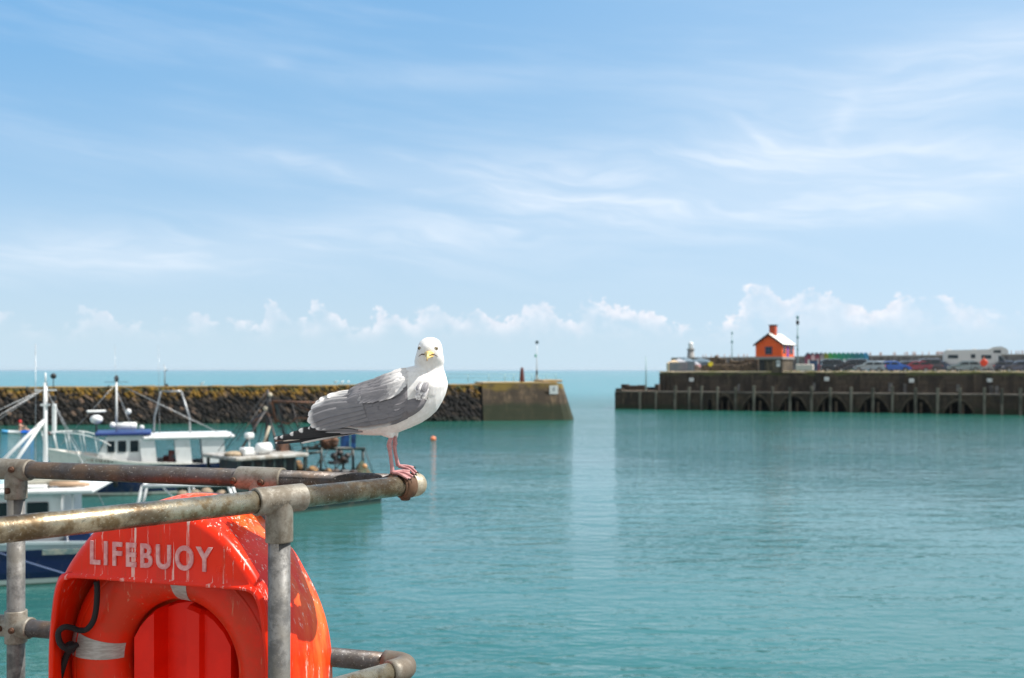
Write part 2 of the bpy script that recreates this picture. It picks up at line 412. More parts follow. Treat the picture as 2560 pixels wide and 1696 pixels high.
Mt = Matrix.Translation(FP(d1 + .036, ZT - .0065) + nn * .0300) @ Matrix((( xd.x, 0, nn.x, 0), (xd.y, 0, nn.y, 0), (0, 1, 0, 0), (0, 0, 0, 1)))
text_mesh('KEE KLAMP', .01, .0009, Mt, 'cast_lettering', fit_m, t1, wid=.048, hei=.0075)
# corner fittings
mb = MB()
sleeve(mb, FP(.055, ZT), FP(.012, ZT), .0275)
mb.tube([FP(.020, ZT), FP(.022, ZT), FP(.048, ZT), FP(.050, ZT)], [.0275, .0312, .0316, .0275], 32)
sleeve(mb, RP(.07, ZT), RP(.0, ZT), .0275)
cb = part(mb, 'corner_collar', rustc)
s_ = MB(); q = FP(.036, ZT); s_.tube([q + Vector((0, 0, -.026)), q + Vector((0, 0, -.034)), q + Vector((0, 0, -.0365))], [.013, .0125, .009], 12)
s_.build('corner_bolt', rustc, cb)
mb = MB(); c = FP(.010, ZT)
ax = Vector((-FD.x, -FD.y, 0)); prof = [(-.014, .0285), (-.006, .0300), (.004, .0300), (.013, .0290), (.022, .0252), (.028, .0195), (.0325, .011), (.034, .001)]
mb.tube([c + ax * q[0] for q in prof], [q[1] for q in prof], 32)
part(mb, 'corner_cap', domem)
mb = MB()   # swept elbow on the mid rail
pts = []; A = RP(.085, ZM); B = FP(.085, ZM); C_ = Vector((CN.x + .012, CN.y - .002, ZM))
for i in range(13):
    t = i / 12; pts.append(A * (1 - t) ** 2 + C_ * 2 * t * (1 - t) + B * t * t)
mb.tube([RP(.0865, ZM)] + pts + [FP(.0865, ZM)], [.0246] + [.0298] * 13 + [.0246], 32)
part(mb, 'elbow_fitting', fit_m)

# ------------------------------------------------------------------ lifebuoy housing
m_h, b, k = nodes_of('orange_housing_plastic', .35); b.inputs['Specular IOR Level'].default_value = .3
p = k.n('ShaderNodeTexCoord').outputs['Object']; px_, py_, pz_ = k.sep(p)
base_c = k.mix(k.mapr(k.noise(p, 6, 5, .6), .35, .65), (.86, .026, .002), (.74, .018, .002))
fade = k.mapr(k.m('ADD', py_, k.m('MULTIPLY', k.noise(k.scalev(p, (14, 14, 3)), 1, 5), .06)), -.20, -.02, 0, 1)     # sun-bleached flank
base_c = k.mix(k.m('MULTIPLY', fade, k.mapr(k.noise(k.scalev(p, (20, 20, 5)), 1, 6, .65), .38, .62, .15, .85)), base_c, (.86, .17, .035))
str1 = k.noise(k.scalev(p, (90, 90, 3.2)), 1, 6, .7, .3)                                            # bird lime streaks
str2 = k.noise(k.scalev(p, (62, 62, 7)), 1, 7, .78, .5)
reg = k.mapr(py_, -.23, -.05, .0, 1.1)
lim = k.m('MULTIPLY', k.mapr(str2, .585, .65), k.m('MULTIPLY', reg, 1.0))
lim = k.m('ADD', lim, k.m('MULTIPLY', k.mapr(str1, .585, .625), k.m('MULTIPLY', k.mapr(pz_, .12, .30), .8)), clamp=True)
col = k.mix(lim, base_c, (.82, .70, .62))
grime = k.mapr(k.noise(k.scalev(p, (60, 60, 2.5)), 1, 5, .6), .55, .72, 0, .35)
col = k.mix(grime, col, (.33, .06, .02))
k.put(b.inputs['Base Color'], col); k.put(b.inputs['Roughness'], k.m('ADD', .30, k.m('MULTIPLY', lim, .4)))
b.inputs['Subsurface Weight'].default_value = 0
ring_m, b, k = nodes_of('orange_buoy_plastic', .42); b.inputs['Specular IOR Level'].default_value = .3
p = k.n('ShaderNodeTexCoord').outputs['Object']
c_ = k.mix(k.mapr(k.noise(p, 9, 6, .65), .42, .62), (.78, .026, .004), (.62, .040, .012))
c_ = k.mix(k.mapr(k.noise(k.scalev(p, (70, 70, 8)), 1, 6, .7), .60, .70, 0, .6), c_, (.62, .30, .18))
k.put(b.inputs['Base Color'], c_)
hub_m = mat('clean_red_plastic', (.90, .014, .002), .4, c2=(.80, .012, .002), sc=8, spec=.3)
letter_m = mat('pink_lettering', (.62, .24, .24), .6, c2=(.72, .38, .36), sc=60)
tape_m = mat('reflective_tape', (.46, .45, .42), .5, c2=(.34, .32, .29), sc=40, stretch=(1, 1, 6))

# thing frame: u right, w outward to the viewer, z up.  w measured from the rear rail's centre line
U3 = Vector((.958, -.287, 0)); N3 = Vector((-.287, -.958, 0)); DU = -1.526; ZC = EYE - .742
org = U3 * DU + N3 * -2.326; org.z = ZC
hous = empty('lifebuoy_housing', org, math.atan2(-.287, .958), 'big domed orange lifebuoy housing lettered LIFEBUOY, streaked with bird droppings, hung on the railing', 'lifebuoy housing')
# in local coordinates x=u, y=-w
def L(u, w_, z): return Vector((u, -w_, z))
half_face = [(0, .407), (.06, .400), (.116, .382), (.176, .348), (.228, .298), (.273, .240), (.301, .182), (.315, .112), (.320, .02), (.320, -.1), (.315, -.19), (.29, -.29), (.23, -.36), (.15, -.40), (0, -.41)]
half_back = [(0, .418), (.07, .412), (.131, .388), (.177, .345), (.247, .285), (.284, .232), (.322, .167), (.349, .094), (.362, .007), (.362, -.12), (.352, -.22), (.32, -.31), (.25, -.38), (.16, -.42), (0, -.43)]
half_open = [(0, .222), (.10, .222), (.20, .222), (.252, .220), (.270, .211), (.279, .196), (.288, .165), (.298, .092), (.303, .02), (.303, -.1), (.298, -.18), (.275, -.27), (.22, -.335), (.15, -.37), (0, -.38)]
def catmull(pts, k=6):
    o = []
    for i in range(len(pts) - 1):
        p0 = pts[i - 1] if i else (-pts[1][0], pts[1][1]); p1 = pts[i]; p2 = pts[i + 1]; p3 = pts[i + 2] if i + 2 < len(pts) else (-pts[-2][0], pts[-2][1])
        for j in range(k):
            t = j / k
            o.append(tuple(.5 * (2 * p1[q] + (p2[q] - p0[q]) * t + (2 * p0[q] - 5 * p1[q] + 4 * p2[q] - p3[q]) * t * t + (3 * p1[q] - p0[q] - 3 * p2[q] + p3[q]) * t ** 3) for q in (0, 1)))
    o.append(pts[-1]); return o
def full(h):
    c = catmull(h); return c + [(-a, b_) for a, b_ in c[-2:0:-1]]
def radial(poly, n=160, cz=-.01):
    out_ = []
    for i in range(n):
        th = 2 * math.pi * i / n; d = (math.sin(th), math.cos(th)); best = None
        for j in range(len(poly)):
            a = (poly[j][0], poly[j][1] - cz); c2 = (poly[(j + 1) % len(poly)][0], poly[(j + 1) % len(poly)][1] - cz)
            e = (c2[0] - a[0], c2[1] - a[1]); den = d[0] * e[1] - d[1] * e[0]
            if abs(den) < 1e-12: continue
            t = (a[0] * e[1] - a[1] * e[0]) / den; s2 = (a[0] * d[1] - a[1] * d[0]) / den
            if t > 0 and -1e-6 <= s2 <= 1 + 1e-6 and (best is None or t > best): best = t
        out_.append((d[0] * best, d[1] * best + cz))
    return out_
PF = radial(full(half_face)); PB = radial(full(half_back)); PO = radial(full(half_open))
def lerp(A, B, t): return [((1 - t) * a[0] + t * b_[0], (1 - t) * a[1] + t * b_[1]) for a, b_ in zip(A, B)]
def shrink(A, k_): return [(a[0] * k_, (a[1] + .01) * k_ - .01) for a in A]
prof = [(shrink(PB, .985), .030), (PB, .034), (PB, .060), (lerp(PB, PF, .10), .095), (lerp(PB, PF, .26), .130), (lerp(PB, PF, .42), .165), (lerp(PB, PF, .58), .192), (lerp(PB, PF, .74), .213), (lerp(PB, PF, .88), .228), (PF, .238),
        (shrink(PF, .982), .2445), (shrink(PF, .962), .2485), (shrink(PF, .94), .250), (lerp(shrink(PF, .94), shrink(PO, 1.05), .5), .250), (shrink(PO, 1.055), .250), (shrink(PO, 1.045), .2515), (shrink(PO, 1.030), .2570), (shrink(PO, 1.015), .2595), (PO, .2575), (shrink(PO, .992), .250),
        (shrink(PO, 1.0), .243), (shrink(PF, .945), .238), (shrink(lerp(PB, PF, .64), .965), .190), (shrink(lerp(PB, PF, .26), .968), .125), (shrink(PB, .97), .070), (shrink(PB, .95), .056), (shrink(PB, .92), .052)]
mb = MB(); mb.loft([[L(a, w_, z) for a, z in P] for P, w_ in prof], caps=False)
P = shrink(PB, .92); mb.add([L(a, .052, z) for a, z in P], [tuple(range(len(P)))])
P = shrink(PB, .985); mb.add([L(a, .030, z) for a, z in P], [tuple(range(len(P)))])
shell = local(mb.build('shell', m_h, hous))
# inner moulded hub with ribs
mb = MB(); hz = -.012; hx = -.014
def hubw(u):
    if u < -.098: return .128
    if u < -.088: return .128 - (.045) * (u + .098) / .010
    if u < .004: return .083
    if u < .012: return .083 + .062 * (u - .004) / .008
    if u < .048: return .145
    if u < .054: return .145 - .015 * (u - .048) / .006
    return .130
us = [-.158, -.14, -.12, -.098, -.088, -.06, -.03, .004, .012, .03, .048, .054, .08, .11, .13]
rows = []
for u in us:
    hh_ = math.sqrt(max(.158 ** 2 - (u - hx) ** 2, 1e-6)); w_ = hubw(u)
    rows.append([L(u, .045, hz - hh_), L(u, w_ - .012, hz - hh_), L(u, w_, hz - hh_ + .008), L(u, w_, hz), L(u, w_, hz + hh_ - .008), L(u, w_ - .012, hz + hh_), L(u, .045, hz + hh_)])
mb.loft(rows, caps=True, sm=False)
local(mb.build('inner_hub', hub_m, hous))
# top lettering
Ml = Matrix(((1, 0, 0, DU * -1 - 1.7175), (0, 0, -1, -.2515), (0, 1, 0, .742 - .4845), (0, 0, 0, 1)))
t_o = text_mesh('LIFEBUOY', .08, .0022, Matrix.Identity(4), 'lettering', letter_m, hous, space=1.28, off=.0016, wid=.350, hei=.0605, bev=.0006)
for v in t_o.data.vertices: v.co = Ml @ v.co
local(t_o)
# small square recess right of the lettering
mb = MB(); mb.box(L(.174, .2495, .265), (.012, .004, .014), bev=.001); local(mb.build('plug', m_h, hous))

# the lifebuoy inside, a thing of its own
buoy = empty('lifebuoy', org, math.atan2(-.287, .958), 'orange ring lifebuoy with grey reflective tape, stowed inside the orange housing', 'lifebuoy')
mb = MB(); RM, rm, wc = .250, .081, .118; cx_, cz_ = -.012, -.014
n1_, n2_ = 96, 24
def tor(th, ph, r=rm): return L(cx_ + math.sin(th) * (RM + r * math.cos(ph)), wc + r * .88 * math.sin(ph), cz_ + math.cos(th) * (RM + r * math.cos(ph)))
vs = [tor(2 * math.pi * i / n1_, 2 * math.pi * j / n2_) for i in range(n1_) for j in range(n2_)]
mb.add(vs, [(i * n2_ + j, i * n2_ + (j + 1) % n2_, ((i + 1) % n1_) * n2_ + (j + 1) % n2_, ((i + 1) % n1_) * n2_ + j) for i in range(n1_) for j in range(n2_)], 0, True)
# moulding seam
vs = []
for i in range(n1_):
    th = 2 * math.pi * i / n1_
    for q in ((.0, .0), (.0035, .5), (0, 1)): vs.append(tor(th, R(62 + q[1] * 5), rm + .0005 + q[0] * .6))
mb.add(vs, [(i * 3 + j, i * 3 + j + 1, ((i + 1) % n1_) * 3 + j + 1, ((i + 1) % n1_) * 3 + j) for i in range(n1_) for j in range(2)], 0, True)
local(mb.build('ring', ring_m, buoy))
for a0, a1 in ((-87, -74), (1, 13), (93, 106), (182, 195)):
    mb = MB(); g = []
    for i in range(7):
        th = R(a0 + (a1 - a0) * i / 6); g.append([tor(th, R(-75 + 240 * j / 20), rm + .0012) for j in range(21)])
    mb.loft(g, caps=False, closed=False); local(mb.build('reflective_tape', tape_m, buoy, fix=False))
def uvz(cx, cy, w_):   # position of a detail seen in the photograph, put on a plane of the housing
    a = (100 + cx / 3.114 - 1280) / F; Y = (-2.326 + w_) / (a * N3.x + N3.y); X = a * Y
    return L(X * U3.x + Y * U3.y - DU, w_, .742 - (1200 + cy / 3.114 - 925) / F * Y)
def smooth(pts, k=6):
    pts = [Vector(p) for p in pts]; o = []
    for i in range(len(pts) - 1):
        p0 = pts[max(i - 1, 0)]; p1 = pts[i]; p2 = pts[i + 1]; p3 = pts[min(i + 2, len(pts) - 1)]
        for j in range(k):
            t = j / k; o.append(.5 * (2 * p1 + (p2 - p0) * t + (2 * p0 - 5 * p1 + 4 * p2 - p3) * t * t + (3 * p1 - p0 - 3 * p2 + p3) * t ** 3))
    o.append(pts[-1]); return o
mb = MB()
rp = [uvz(440, 790, .222), uvz(445, 850, .222), uvz(440, 980, .222), uvz(418, 1090, .222), uvz(370, 1160, .218), uvz(310, 1172, .212), uvz(240, 1150, .232), uvz(185, 1148, .248), uvz(143, 1190, .255), uvz(155, 1270, .252), uvz(200, 1310, .240), uvz(260, 1300, .225), uvz(290, 1280, .215)]
mb.tube(smooth(rp), .0074, 10)
mb.tube(smooth([uvz(250, 1300, .205), uvz(215, 1350, .205), uvz(185, 1430, .205), uvz(155, 1540, .205), uvz(140, 1640, .205)]), .0085, 10)
mb.ball(uvz(235, 1305, .215), .016, 12, 8)
local(mb.build('retaining_rope', rope_m, hous))
# ------------------------------------------------------------------ the large seagull
GY = 2.458; GS = GY / F / 3.564 * 1.0
def G(cx, cy, d=0.0):
    """gull drawing units (1 unit = %.3f mm) -> world; d = metres towards the viewer""" 
    p = at(660 + cx / 3.564, 820 + cy / 3.564, GY); p.y -= d; return p
def Gp(cx, cy, d): return at(660 + cx / 3.564, 820 + cy / 3.564, GY - d)
gul = empty('seagull', G(1160, 1285), 0, 'large herring gull with grey wings standing on the railing corner, head turned to the camera', 'seagull')
gwhite, b, k = nodes_of('white_plumage', .75)
p = k.n('ShaderNodeTexCoord').outputs['Object']
nz = k.noise(k.scalev(p, (120, 160, 45)), 1, 5, .6)
k.put(b.inputs['Base Color'], k.mix(k.mapr(nz, .3, .7), (.80, .79, .77), (.70, .685, .66)))
bn = k.n('ShaderNodeBump'); bn.inputs['Distance'].default_value = .0012; bn.inputs['Strength'].default_value = .55
k.put(bn.inputs['Height'], nz); gwhite.node_tree.links.new(bn.outputs[0], b.inputs['Normal'])
b.inputs['Subsurface Weight'].default_value = .12; b.inputs['Subsurface Radius'].default_value = (.01, .008, .006); b.inputs['Subsurface Scale'].default_value = .6
gpink = mat('pink_leg_skin', (.52, .27, .26), .5, c2=(.42, .19, .19), sc=160, bump=.0006, bsc=400)
gpink.node_tree.nodes['Principled BSDF'].inputs['Subsurface Weight'].default_value = .1
gpink.node_tree.nodes['Principled BSDF'].inputs['Subsurface Radius'].default_value = (.004, .002, .002)
gblack = mat('black_claw', (.015, .014, .014), .5)
gbill = mat('yellow_bill', (.66, .42, .09), .4, c2=(.78, .62, .28), sc=90)
gdark = mat('gape_line', (.10, .05, .02), .6)

def torso_ring(x, top, bot, d, n=28, dy=0):
    zc = (top + bot) / 2; h = (bot - top) / 2; r = []
    for j in range(n):
        th = 2 * math.pi * j / n; c, s_ = math.cos(th), math.sin(th)
        r.append(G(x, zc - h * math.copysign(abs(c) ** .92, c), dy + d * GS * math.copysign(abs(s_) ** .92, s_)))
    return r
tor_t = [(560, 850, 905, 25), (620, 790, 915, 60), (700, 690, 930, 105), (800, 590, 945, 150), (900, 505, 957, 188), (1000, 455, 960, 212), (1100, 410, 957, 228), (1200, 372, 932, 234),
         (1300, 345, 893, 230), (1400, 330, 848, 212), (1480, 335, 795, 188), (1540, 350, 738, 160), (1585, 385, 665, 124), (1615, 425, 600, 84), (1632, 465, 545, 45), (1638, 490, 515, 12)]
parts_ = []
mb = MB(); mb.loft([torso_ring(*t) for t in tor_t]); parts_.append(mb)
HD = .006    # head sits a little towards the viewer
head_t = [(84, 1483, 8, 10, .0), (88, 1483, 34, 40, .0), (98, 1483, 60, 74, .001), (115, 1483, 82, 100, .003), (140, 1482, 99, 122, .005), (170, 1482, 108, 136, .007), (200, 1482, 113, 140, .008), (230, 1480, 118, 138, .008),
          (260, 1478, 125, 136, .006), (285, 1476, 131, 134, .003), (305, 1475, 133, 131, .0), (322, 1474, 130, 126, -.002), (340, 1472, 127, 122, -.004), (365, 1468, 132, 124, -.006), (400, 1468, 146, 136, -.006), (450, 1470, 160, 155, -.004),
          (520, 1470, 160, 170, .0), (600, 1455, 140, 170, 0)]
mb = MB(); rings = []
for cy, cx, hw, hd, dy in head_t:
    rings.append([G(cx + hw * math.cos(2 * math.pi * j / 32), cy, HD + dy + hd * GS * math.sin(2 * math.pi * j / 32)) for j in range(32)])
mb.loft(rings); parts_.append(mb)
# cheeks / brow / lores: the face tapers to the bill
mb = MB(); mb.ball(G(1474, 232, HD + .026), (.0165, .016, .0165), 20, 14); parts_.append(mb)
mb = MB(); mb.ball(G(1440, 300, HD + .010), (.020, .022, .008), 16, 10); mb.ball(G(1515, 300, HD + .010), (.020, .022, .008), 16, 10); parts_.append(mb)
mb = MB()
for cx, d_, rz_ in ((1546, .0435, -38), (1399, .0375, 50)):
    sg = 1 if cx > 1470 else -1
    mb.ball(G(cx - sg * 4, 171, d_ - .0035), (.0085, .0050, .0024), 14, 8, M=Matrix.Rotation(R(rz_ * -1 if 0 else -rz_), 3, 'Z') @ Matrix.Rotation(R(-16 * sg), 3, 'Y'))
parts_.append(mb)
# feathered thighs
mb = MB(); mb.tube([G(1090, 880, .010), G(1122, 935, .012), G(1140, 965, .013), G(1141, 985, .013)], [.026, .017, .0085, .0042], 16)
mb.tube([G(1110, 880, -.018), G(1146, 935, -.022), G(1164, 965, -.024), G(1165, 990, -.024)], [.026, .016, .0075, .004], 16); parts_.append(mb)
tmp = MB()
for q in parts_: tmp.add(q.v, q.f, 0, True)
tob = tmp.build('body_raw', gwhite)
md = tob.modifiers.new('r', 'REMESH'); md.mode = 'VOXEL'; md.voxel_size = .0017; md.use_smooth_shade = True
ms = tob.modifiers.new('s', 'SMOOTH'); ms.factor = .6; ms.iterations = 14
dg = bpy.context.evaluated_depsgraph_get(); bme = bpy.data.meshes.new_from_object(tob.evaluated_get(dg)); bpy.data.objects.remove(tob)
bvh = BVHTree.FromPolygons([v.co.copy() for v in bme.vertices], [tuple(f.vertices) for f in bme.polygons])
def hit(cx, cy, lift=0):
    o = G(cx, cy, .5); h, n, i, dd = bvh.ray_cast(o, Vector((0, 1, 0)))
    if h is None: return G(cx, cy), Vector((0, -1, 0))
    return h + n * lift, n
# legs and webbed feet, joined into the body mesh
mb = MB()
mb.add([v.co for v in bme.vertices], [tuple(f.vertices) for f in bme.polygons], 0, True)
ZP = lambda d: ZT + r0
legs = [[(1140, 968, .013), (1124, 1020, .014), (1122, 1046, .014), (1128, 1080, .014), (1138, 1160, .014), (1148, 1240, .015), (1150, 1284, .016)],
        [(1158, 972, -.020), (1158, 1020, -.020), (1158, 1040, -.021), (1154, 1060, -.021), (1160, 1120, -.023), (1173, 1190, -.026), (1184, 1238, -.028)]]
lr = [.0052, .0056, .0064, .0054, .0044, .0047, .0060]
for lg in legs: mb.tube([G(*q) for q in smooth(lg, 4)], [lr[min(i // 4, 6)] * (1 - (i % 4) / 4) + lr[min(i // 4 + 1, 6)] * (i % 4) / 4 for i in range(25)], 14, mi=1)
def foot(heel, toes, claws):
    heel = Vector(heel)
    for t in toes:
        t = [Vector(q) for q in t]
        mb.tube(smooth([heel + Vector((0, 0, .001))] + t, 4), [.0046 - .0022 * i / (4 * len(t)) for i in range(4 * len(t) + 1)], 10, mi=1)
    for a, b_ in zip(toes[:-1], toes[1:]):                       # web
        A = smooth([heel] + [Vector(q) for q in a], 4); B = smooth([heel] + [Vector(q) for q in b_], 4); n_ = min(len(A), len(B)); g = []
        for i in range(n_):
            row = []
            for j in range(6):
                t = j / 5; sag = -.0018 * math.sin(math.pi * t) * i / n_; back = math.sin(math.pi * t) * .10 * (i / n_)
                p_ = A[i].lerp(B[i], t); p_ = p_.lerp(heel, back); row.append(p_ + Vector((0, 0, sag)))
            g.append(row)
        mb.loft([r_ + [q - Vector((0, 0, .0014)) for q in r_[::-1]] for r_ in g], mi=1)
    for t, c_ in zip(toes, claws):
        e = Vector(t[-1]); c_ = Vector(c_)
        mb.tube(smooth([e, e + c_ * .5 + Vector((0, 0, .0018)), e + c_ + Vector((0, 0, -.003))], 4), [.0016] * 4 + [.0013] * 2 + [.0009, .0006, .0003], 8, mi=2)
foot(G(1152, 1288, .016), [[G(1195, 1288, .020), G(1240, 1300, .032), G(1300, 1332, .038)], [G(1210, 1283, .014), G(1270, 1286, .020), G(1340, 1316, .028)], [G(1200, 1276, .008), G(1250, 1272, .004), G(1300, 1276, .000)]],
     [(.004, -.003, -.001), (.0065, -.003, -.001), (.005, -.001, 0)])
foot(G(1192, 1246, -.028), [[G(1230, 1250, -.018), G(1290, 1262, -.006), G(1350, 1302, .012)], [G(1240, 1243, -.024), G(1300, 1248, -.018), G(1362, 1290, .000)], [G(1230, 1242, -.034), G(1275, 1246, -.036), G(1320, 1256, -.038)]],
     [(.005, -.004, -.001), (.006, -.003, -.001), (.005, 0, -.001)])
mb.tube([G(1148, 1282, .014), G(1135, 1284, .010), G(1128, 1292, .008)], [.003, .0024, .001], 8, mi=1)
body = mb.build('body', [gwhite, gpink, gblack], gul, fix=False)

# feathers
m_f, b, k = nodes_of('wing_feather', .6)
a_ = k.n('ShaderNodeAttribute', attribute_name='fc').outputs[0]
p = k.n('ShaderNodeTexCoord').outputs['Object']
fn = k.noise(k.scalev(p, (45, 60, 160)), 1, 5, .65)
k.put(b.inputs['Base Color'], k.mix(1, a_, k.mix(k.mapr(fn, .3, .7), (.86, .86, .88), (1.08, 1.06, 1.05)), 'MULTIPLY'))
bn = k.n('ShaderNodeBump'); bn.inputs['Distance'].default_value = .0007; bn.inputs['Strength'].default_value = .5
k.put(bn.inputs['Height'], fn); m_f.node_tree.links.new(bn.outputs[0], b.inputs['Normal'])
GREY = (.165, .158, .168); GREY2 = (.20, .194, .20); PALE = (.66, .64, .61); WH = (.80, .78, .75); BK = (.014, .013, .014)
class FB(MB):
    def __init__(s): super().__init__(); s.c = []
    def addc(s, vs, fs, cs, sm=True): s.add(vs, fs, 0, sm); s.c += cs
    def build(s, name, m, parent, **kw):
        o = super().build(name, m, parent, fix=False)
        at_ = o.data.color_attributes.new('fc', 'FLOAT_COLOR', 'POINT')
        for i, c in enumerate(s.c): at_.data[i].color = (*c, 1)
        return o
def mixc(a, b_, t): t = max(0, min(1, t)); return tuple(a[i] * (1 - t) + b_[i] * t for i in range(3))
def feather(fb, pts, hw, side, cfun, round_=.5, thick=.0006, cam_=.0012, nrm=None, n=14, base=.55):
    """thin vane along pts (world); side = facing vector; both faces modelled"""
    P = smooth(pts, max(2, n // (len(pts) - 1))); N_ = len(P); side = Vector(side).normalized()
    top_, bot_ = [], []
    for i, q in enumerate(P):
        t = i / (N_ - 1); d = (P[min(i + 1, N_ - 1)] - P[max(i - 1, 0)]).normalized(); w = side.cross(d).normalized()
        wid = hw * (base + (1 - base) * min(t * 2.5, 1)) * (math.sqrt(max(0, 1 - ((t - (1 - round_)) / round_) ** 2)) if t > 1 - round_ else 1)
        wid = max(wid, 1e-4)
        for j in range(5):
            s2 = -1 + j / 2; top_.append((q + w * (s2 * wid) + side * (cam_ * (1 - s2 * s2)), t, s2))
    vs = [a[0] for a in top_] + [a[0] - side * thick for a in top_]; cs = [cfun(a[1], a[2]) for a in top_] * 2; M_ = len(top_); fs = []
    for i in range(N_ - 1):
        for j in range(4):
            q = (i * 5 + j, i * 5 + j + 1, (i + 1) * 5 + j + 1, (i + 1) * 5 + j); fs.append(q); fs.append(tuple(M_ + a for a in q[::-1]))
        for j in (0, 4):
            q = (i * 5 + j, (i + 1) * 5 + j, M_ + (i + 1) * 5 + j, M_ + i * 5 + j); fs.append(q)
    fs.append(tuple([(N_ - 1) * 5 + j for j in range(5)] + [M_ + (N_ - 1) * 5 + j for j in range(4, -1, -1)]))
    fb.addc(vs, fs, cs)
wt = [(1478, 590, 625, 52), (1468, 572, 655, 49), (1440, 552, 695, 56), (1400, 540, 735, 62.5), (1350, 530, 770, 66), (1304, 520, 792, 67), (1300, 352, 800, 67), (1200, 376, 846, 68), (1100, 412, 870, 67), (1000, 456, 889, 63), (900, 494, 898, 57), (800, 545, 886, 49), (700, 602, 880, 40), (600, 645, 874, 31), (520, 680, 872, 24), (460, 720, 868, 18), (425, 765, 860, 14)]
def interp(tab, x):
    for a, b_ in zip(tab[:-1], tab[1:]):
        if b_[0] <= x <= a[0]:
            t = (a[0] - x) / (a[0] - b_[0]); return [a[i] * (1 - t) + b_[i] * t for i in range(1, len(a))]
    return list(tab[0][1:]) if x > tab[0][0] else list(tab[-1][1:])
def wing_pt(x, v, lift=0, sgn=1):
    top_, low, D = interp(wt, x); cy = top_ + (low - top_) * v
    y = (D + 1.5) / 1000 * min(1, (1 - (1 - v) ** 3.4)) ** .5
    if v > .8: y -= D / 1000 * .16 * ((v - .8) / .2) ** 1.6
    return G(x, cy, sgn * (y + lift))
def wing(sgn):
    fb = FB(); xs = []
    for a, b_ in zip(wt[:-1], wt[1:]):
        n_ = 1 if a[0] - b_[0] < 35 else 3
        xs += [a[0] + (b_[0] - a[0]) * i / n_ for i in range(n_)]
    xs.append(wt[-1][0]); NV = 20; vs = []; cs = []
    for lift in (.0, -.004):
        for x in xs:
            for j in range(NV + 1):
                v = j / NV; vs.append(wing_pt(x, .02 + .98 * v, lift, sgn))
                c = mixc(GREY, GREY2, (1000 - x) / 900)
                if v > .93: c = mixc(c, PALE, (v - .93) / .07 * (1 if x < 1150 else 0))
                if x > 1180 and v < .35: c = mixc(c, (.66, .65, .63), (x - 1180) / 100)  # upper front of the shell painted pale, standing in for sunlight
                cs.append(c)
    n_ = NV + 1; K = len(xs) * n_; fs = []
    for i in range(len(xs) - 1):
        for j in range(NV): q = (i * n_ + j, i * n_ + j + 1, (i + 1) * n_ + j + 1, (i + 1) * n_ + j); fs += [q, tuple(K + a for a in q[::-1])]
        for j in (0, NV): q = (i * n_ + j, (i + 1) * n_ + j, K + (i + 1) * n_ + j, K + i * n_ + j); fs.append(q)
    for i in (0, len(xs) - 1):
        for j in range(NV): fs.append((i * n_ + j, i * n_ + j + 1, K + i * n_ + j + 1, K + i * n_ + j))
    fb.addc(vs, fs, cs)
    # overlapping coverts, combed towards the tail
    rnd = random.Random(3)
    rows = []
    for r_ in range(9):
        v0 = .16 + r_ * .09
        x = 1290 - abs(r_ - 5) * 10
        while x > 640: rows.append((x, v0)); x -= rnd.uniform(60, 110)
    rows.sort(key=lambda q: q[0])
    for x, v0 in rows:
        L_ = rnd.uniform(95, 150); v0 += rnd.uniform(-.02, .02); lift0 = .0004
        pts = [wing_pt(x - L_ * t, min(v0 + .045 * t * (1 if v0 < .6 else -.3), .965), lift0 + .0003 * t, sgn) for t in (0, .35, .7, 1)]
        nrm_ = Vector((0, -sgn, .35 * (1 - v0)))
        c0 = mixc(GREY, GREY2, rnd.random() * .45 + (.3 if x < 900 else 0)); tip = mixc(c0, GREY2, .3)
        feather(fb, pts, rnd.uniform(.0065, .0095), nrm_, lambda t, s2, c0=c0, tip=tip: mixc(c0, tip, (t - .75) / .25), .45, .0002, .0003, n=6)
    o = fb.build('wing', m_f, gul)
    # scapulars: a raised, ruffled mat over the shoulder
    fb = FB(); rnd = random.Random(5); rows = []
    sc_low = [(1310, 430), (1290, 500), (1240, 560), (1180, 580), (1100, 596), (1000, 606), (900, 606), (800, 612), (740, 620)]
    for x in range(1300, 860, -20):
        lo = interp(sc_low, x)[0]; top_, low, D = interp(wt, x); vm = (lo - top_) / (low - top_)
        for kk in range(6): rows.append((x + rnd.uniform(-9, 9), vm * (.10 + .17 * kk) + rnd.uniform(-.01, .01), kk))
    rows.sort(key=lambda q: (q[0]))
    for x, v0, kk in rows:
        L_ = rnd.uniform(90, 150) * (1.15 if kk > 3 else 1)
        lift0 = .0035 + .0016 * (5 - kk) / 5
        pts = [wing_pt(x - L_ * t, max(.01, v0 + .035 * t), lift0 * (1 - .5 * t) + .0006 * t, sgn) for t in (0, .35, .7, 1)]
        c0 = mixc(GREY, GREY2, rnd.random() * .6 + .3)
        if x > 1120 : c0 = mixc(c0, (.66, .65, .63), (x - 1120) / 150)  # grey scapulars painted whiter towards the neck, as if sunlit
        feather(fb, pts, rnd.uniform(.008, .0115), Vector((0, -sgn, .5)), lambda t, s2, c0=c0: mixc(c0, GREY2, (t - .8) * 1), .5, .0002, .0006, n=6)
    fb.build('scapular_feathers', m_f, gul)
    # tertials and secondaries: pale tipped fan
    fb = FB()
    fan = [((960, 800), (700, 862), (520, 884), 24), ((940, 770), (640, 835), (472, 888), 30), ((930, 735), (620, 800), (425, 872), 36), ((920, 700), (600, 755), (398, 830), 40), ((910, 665), (590, 705), (402, 780), 40), ((890, 625), (600, 665), (420, 722), 38), ((880, 595), (620, 640), (455, 680), 34), ((860, 575), (650, 610), (490, 645), 30), ((840, 560), (690, 580), (560, 612), 24)]
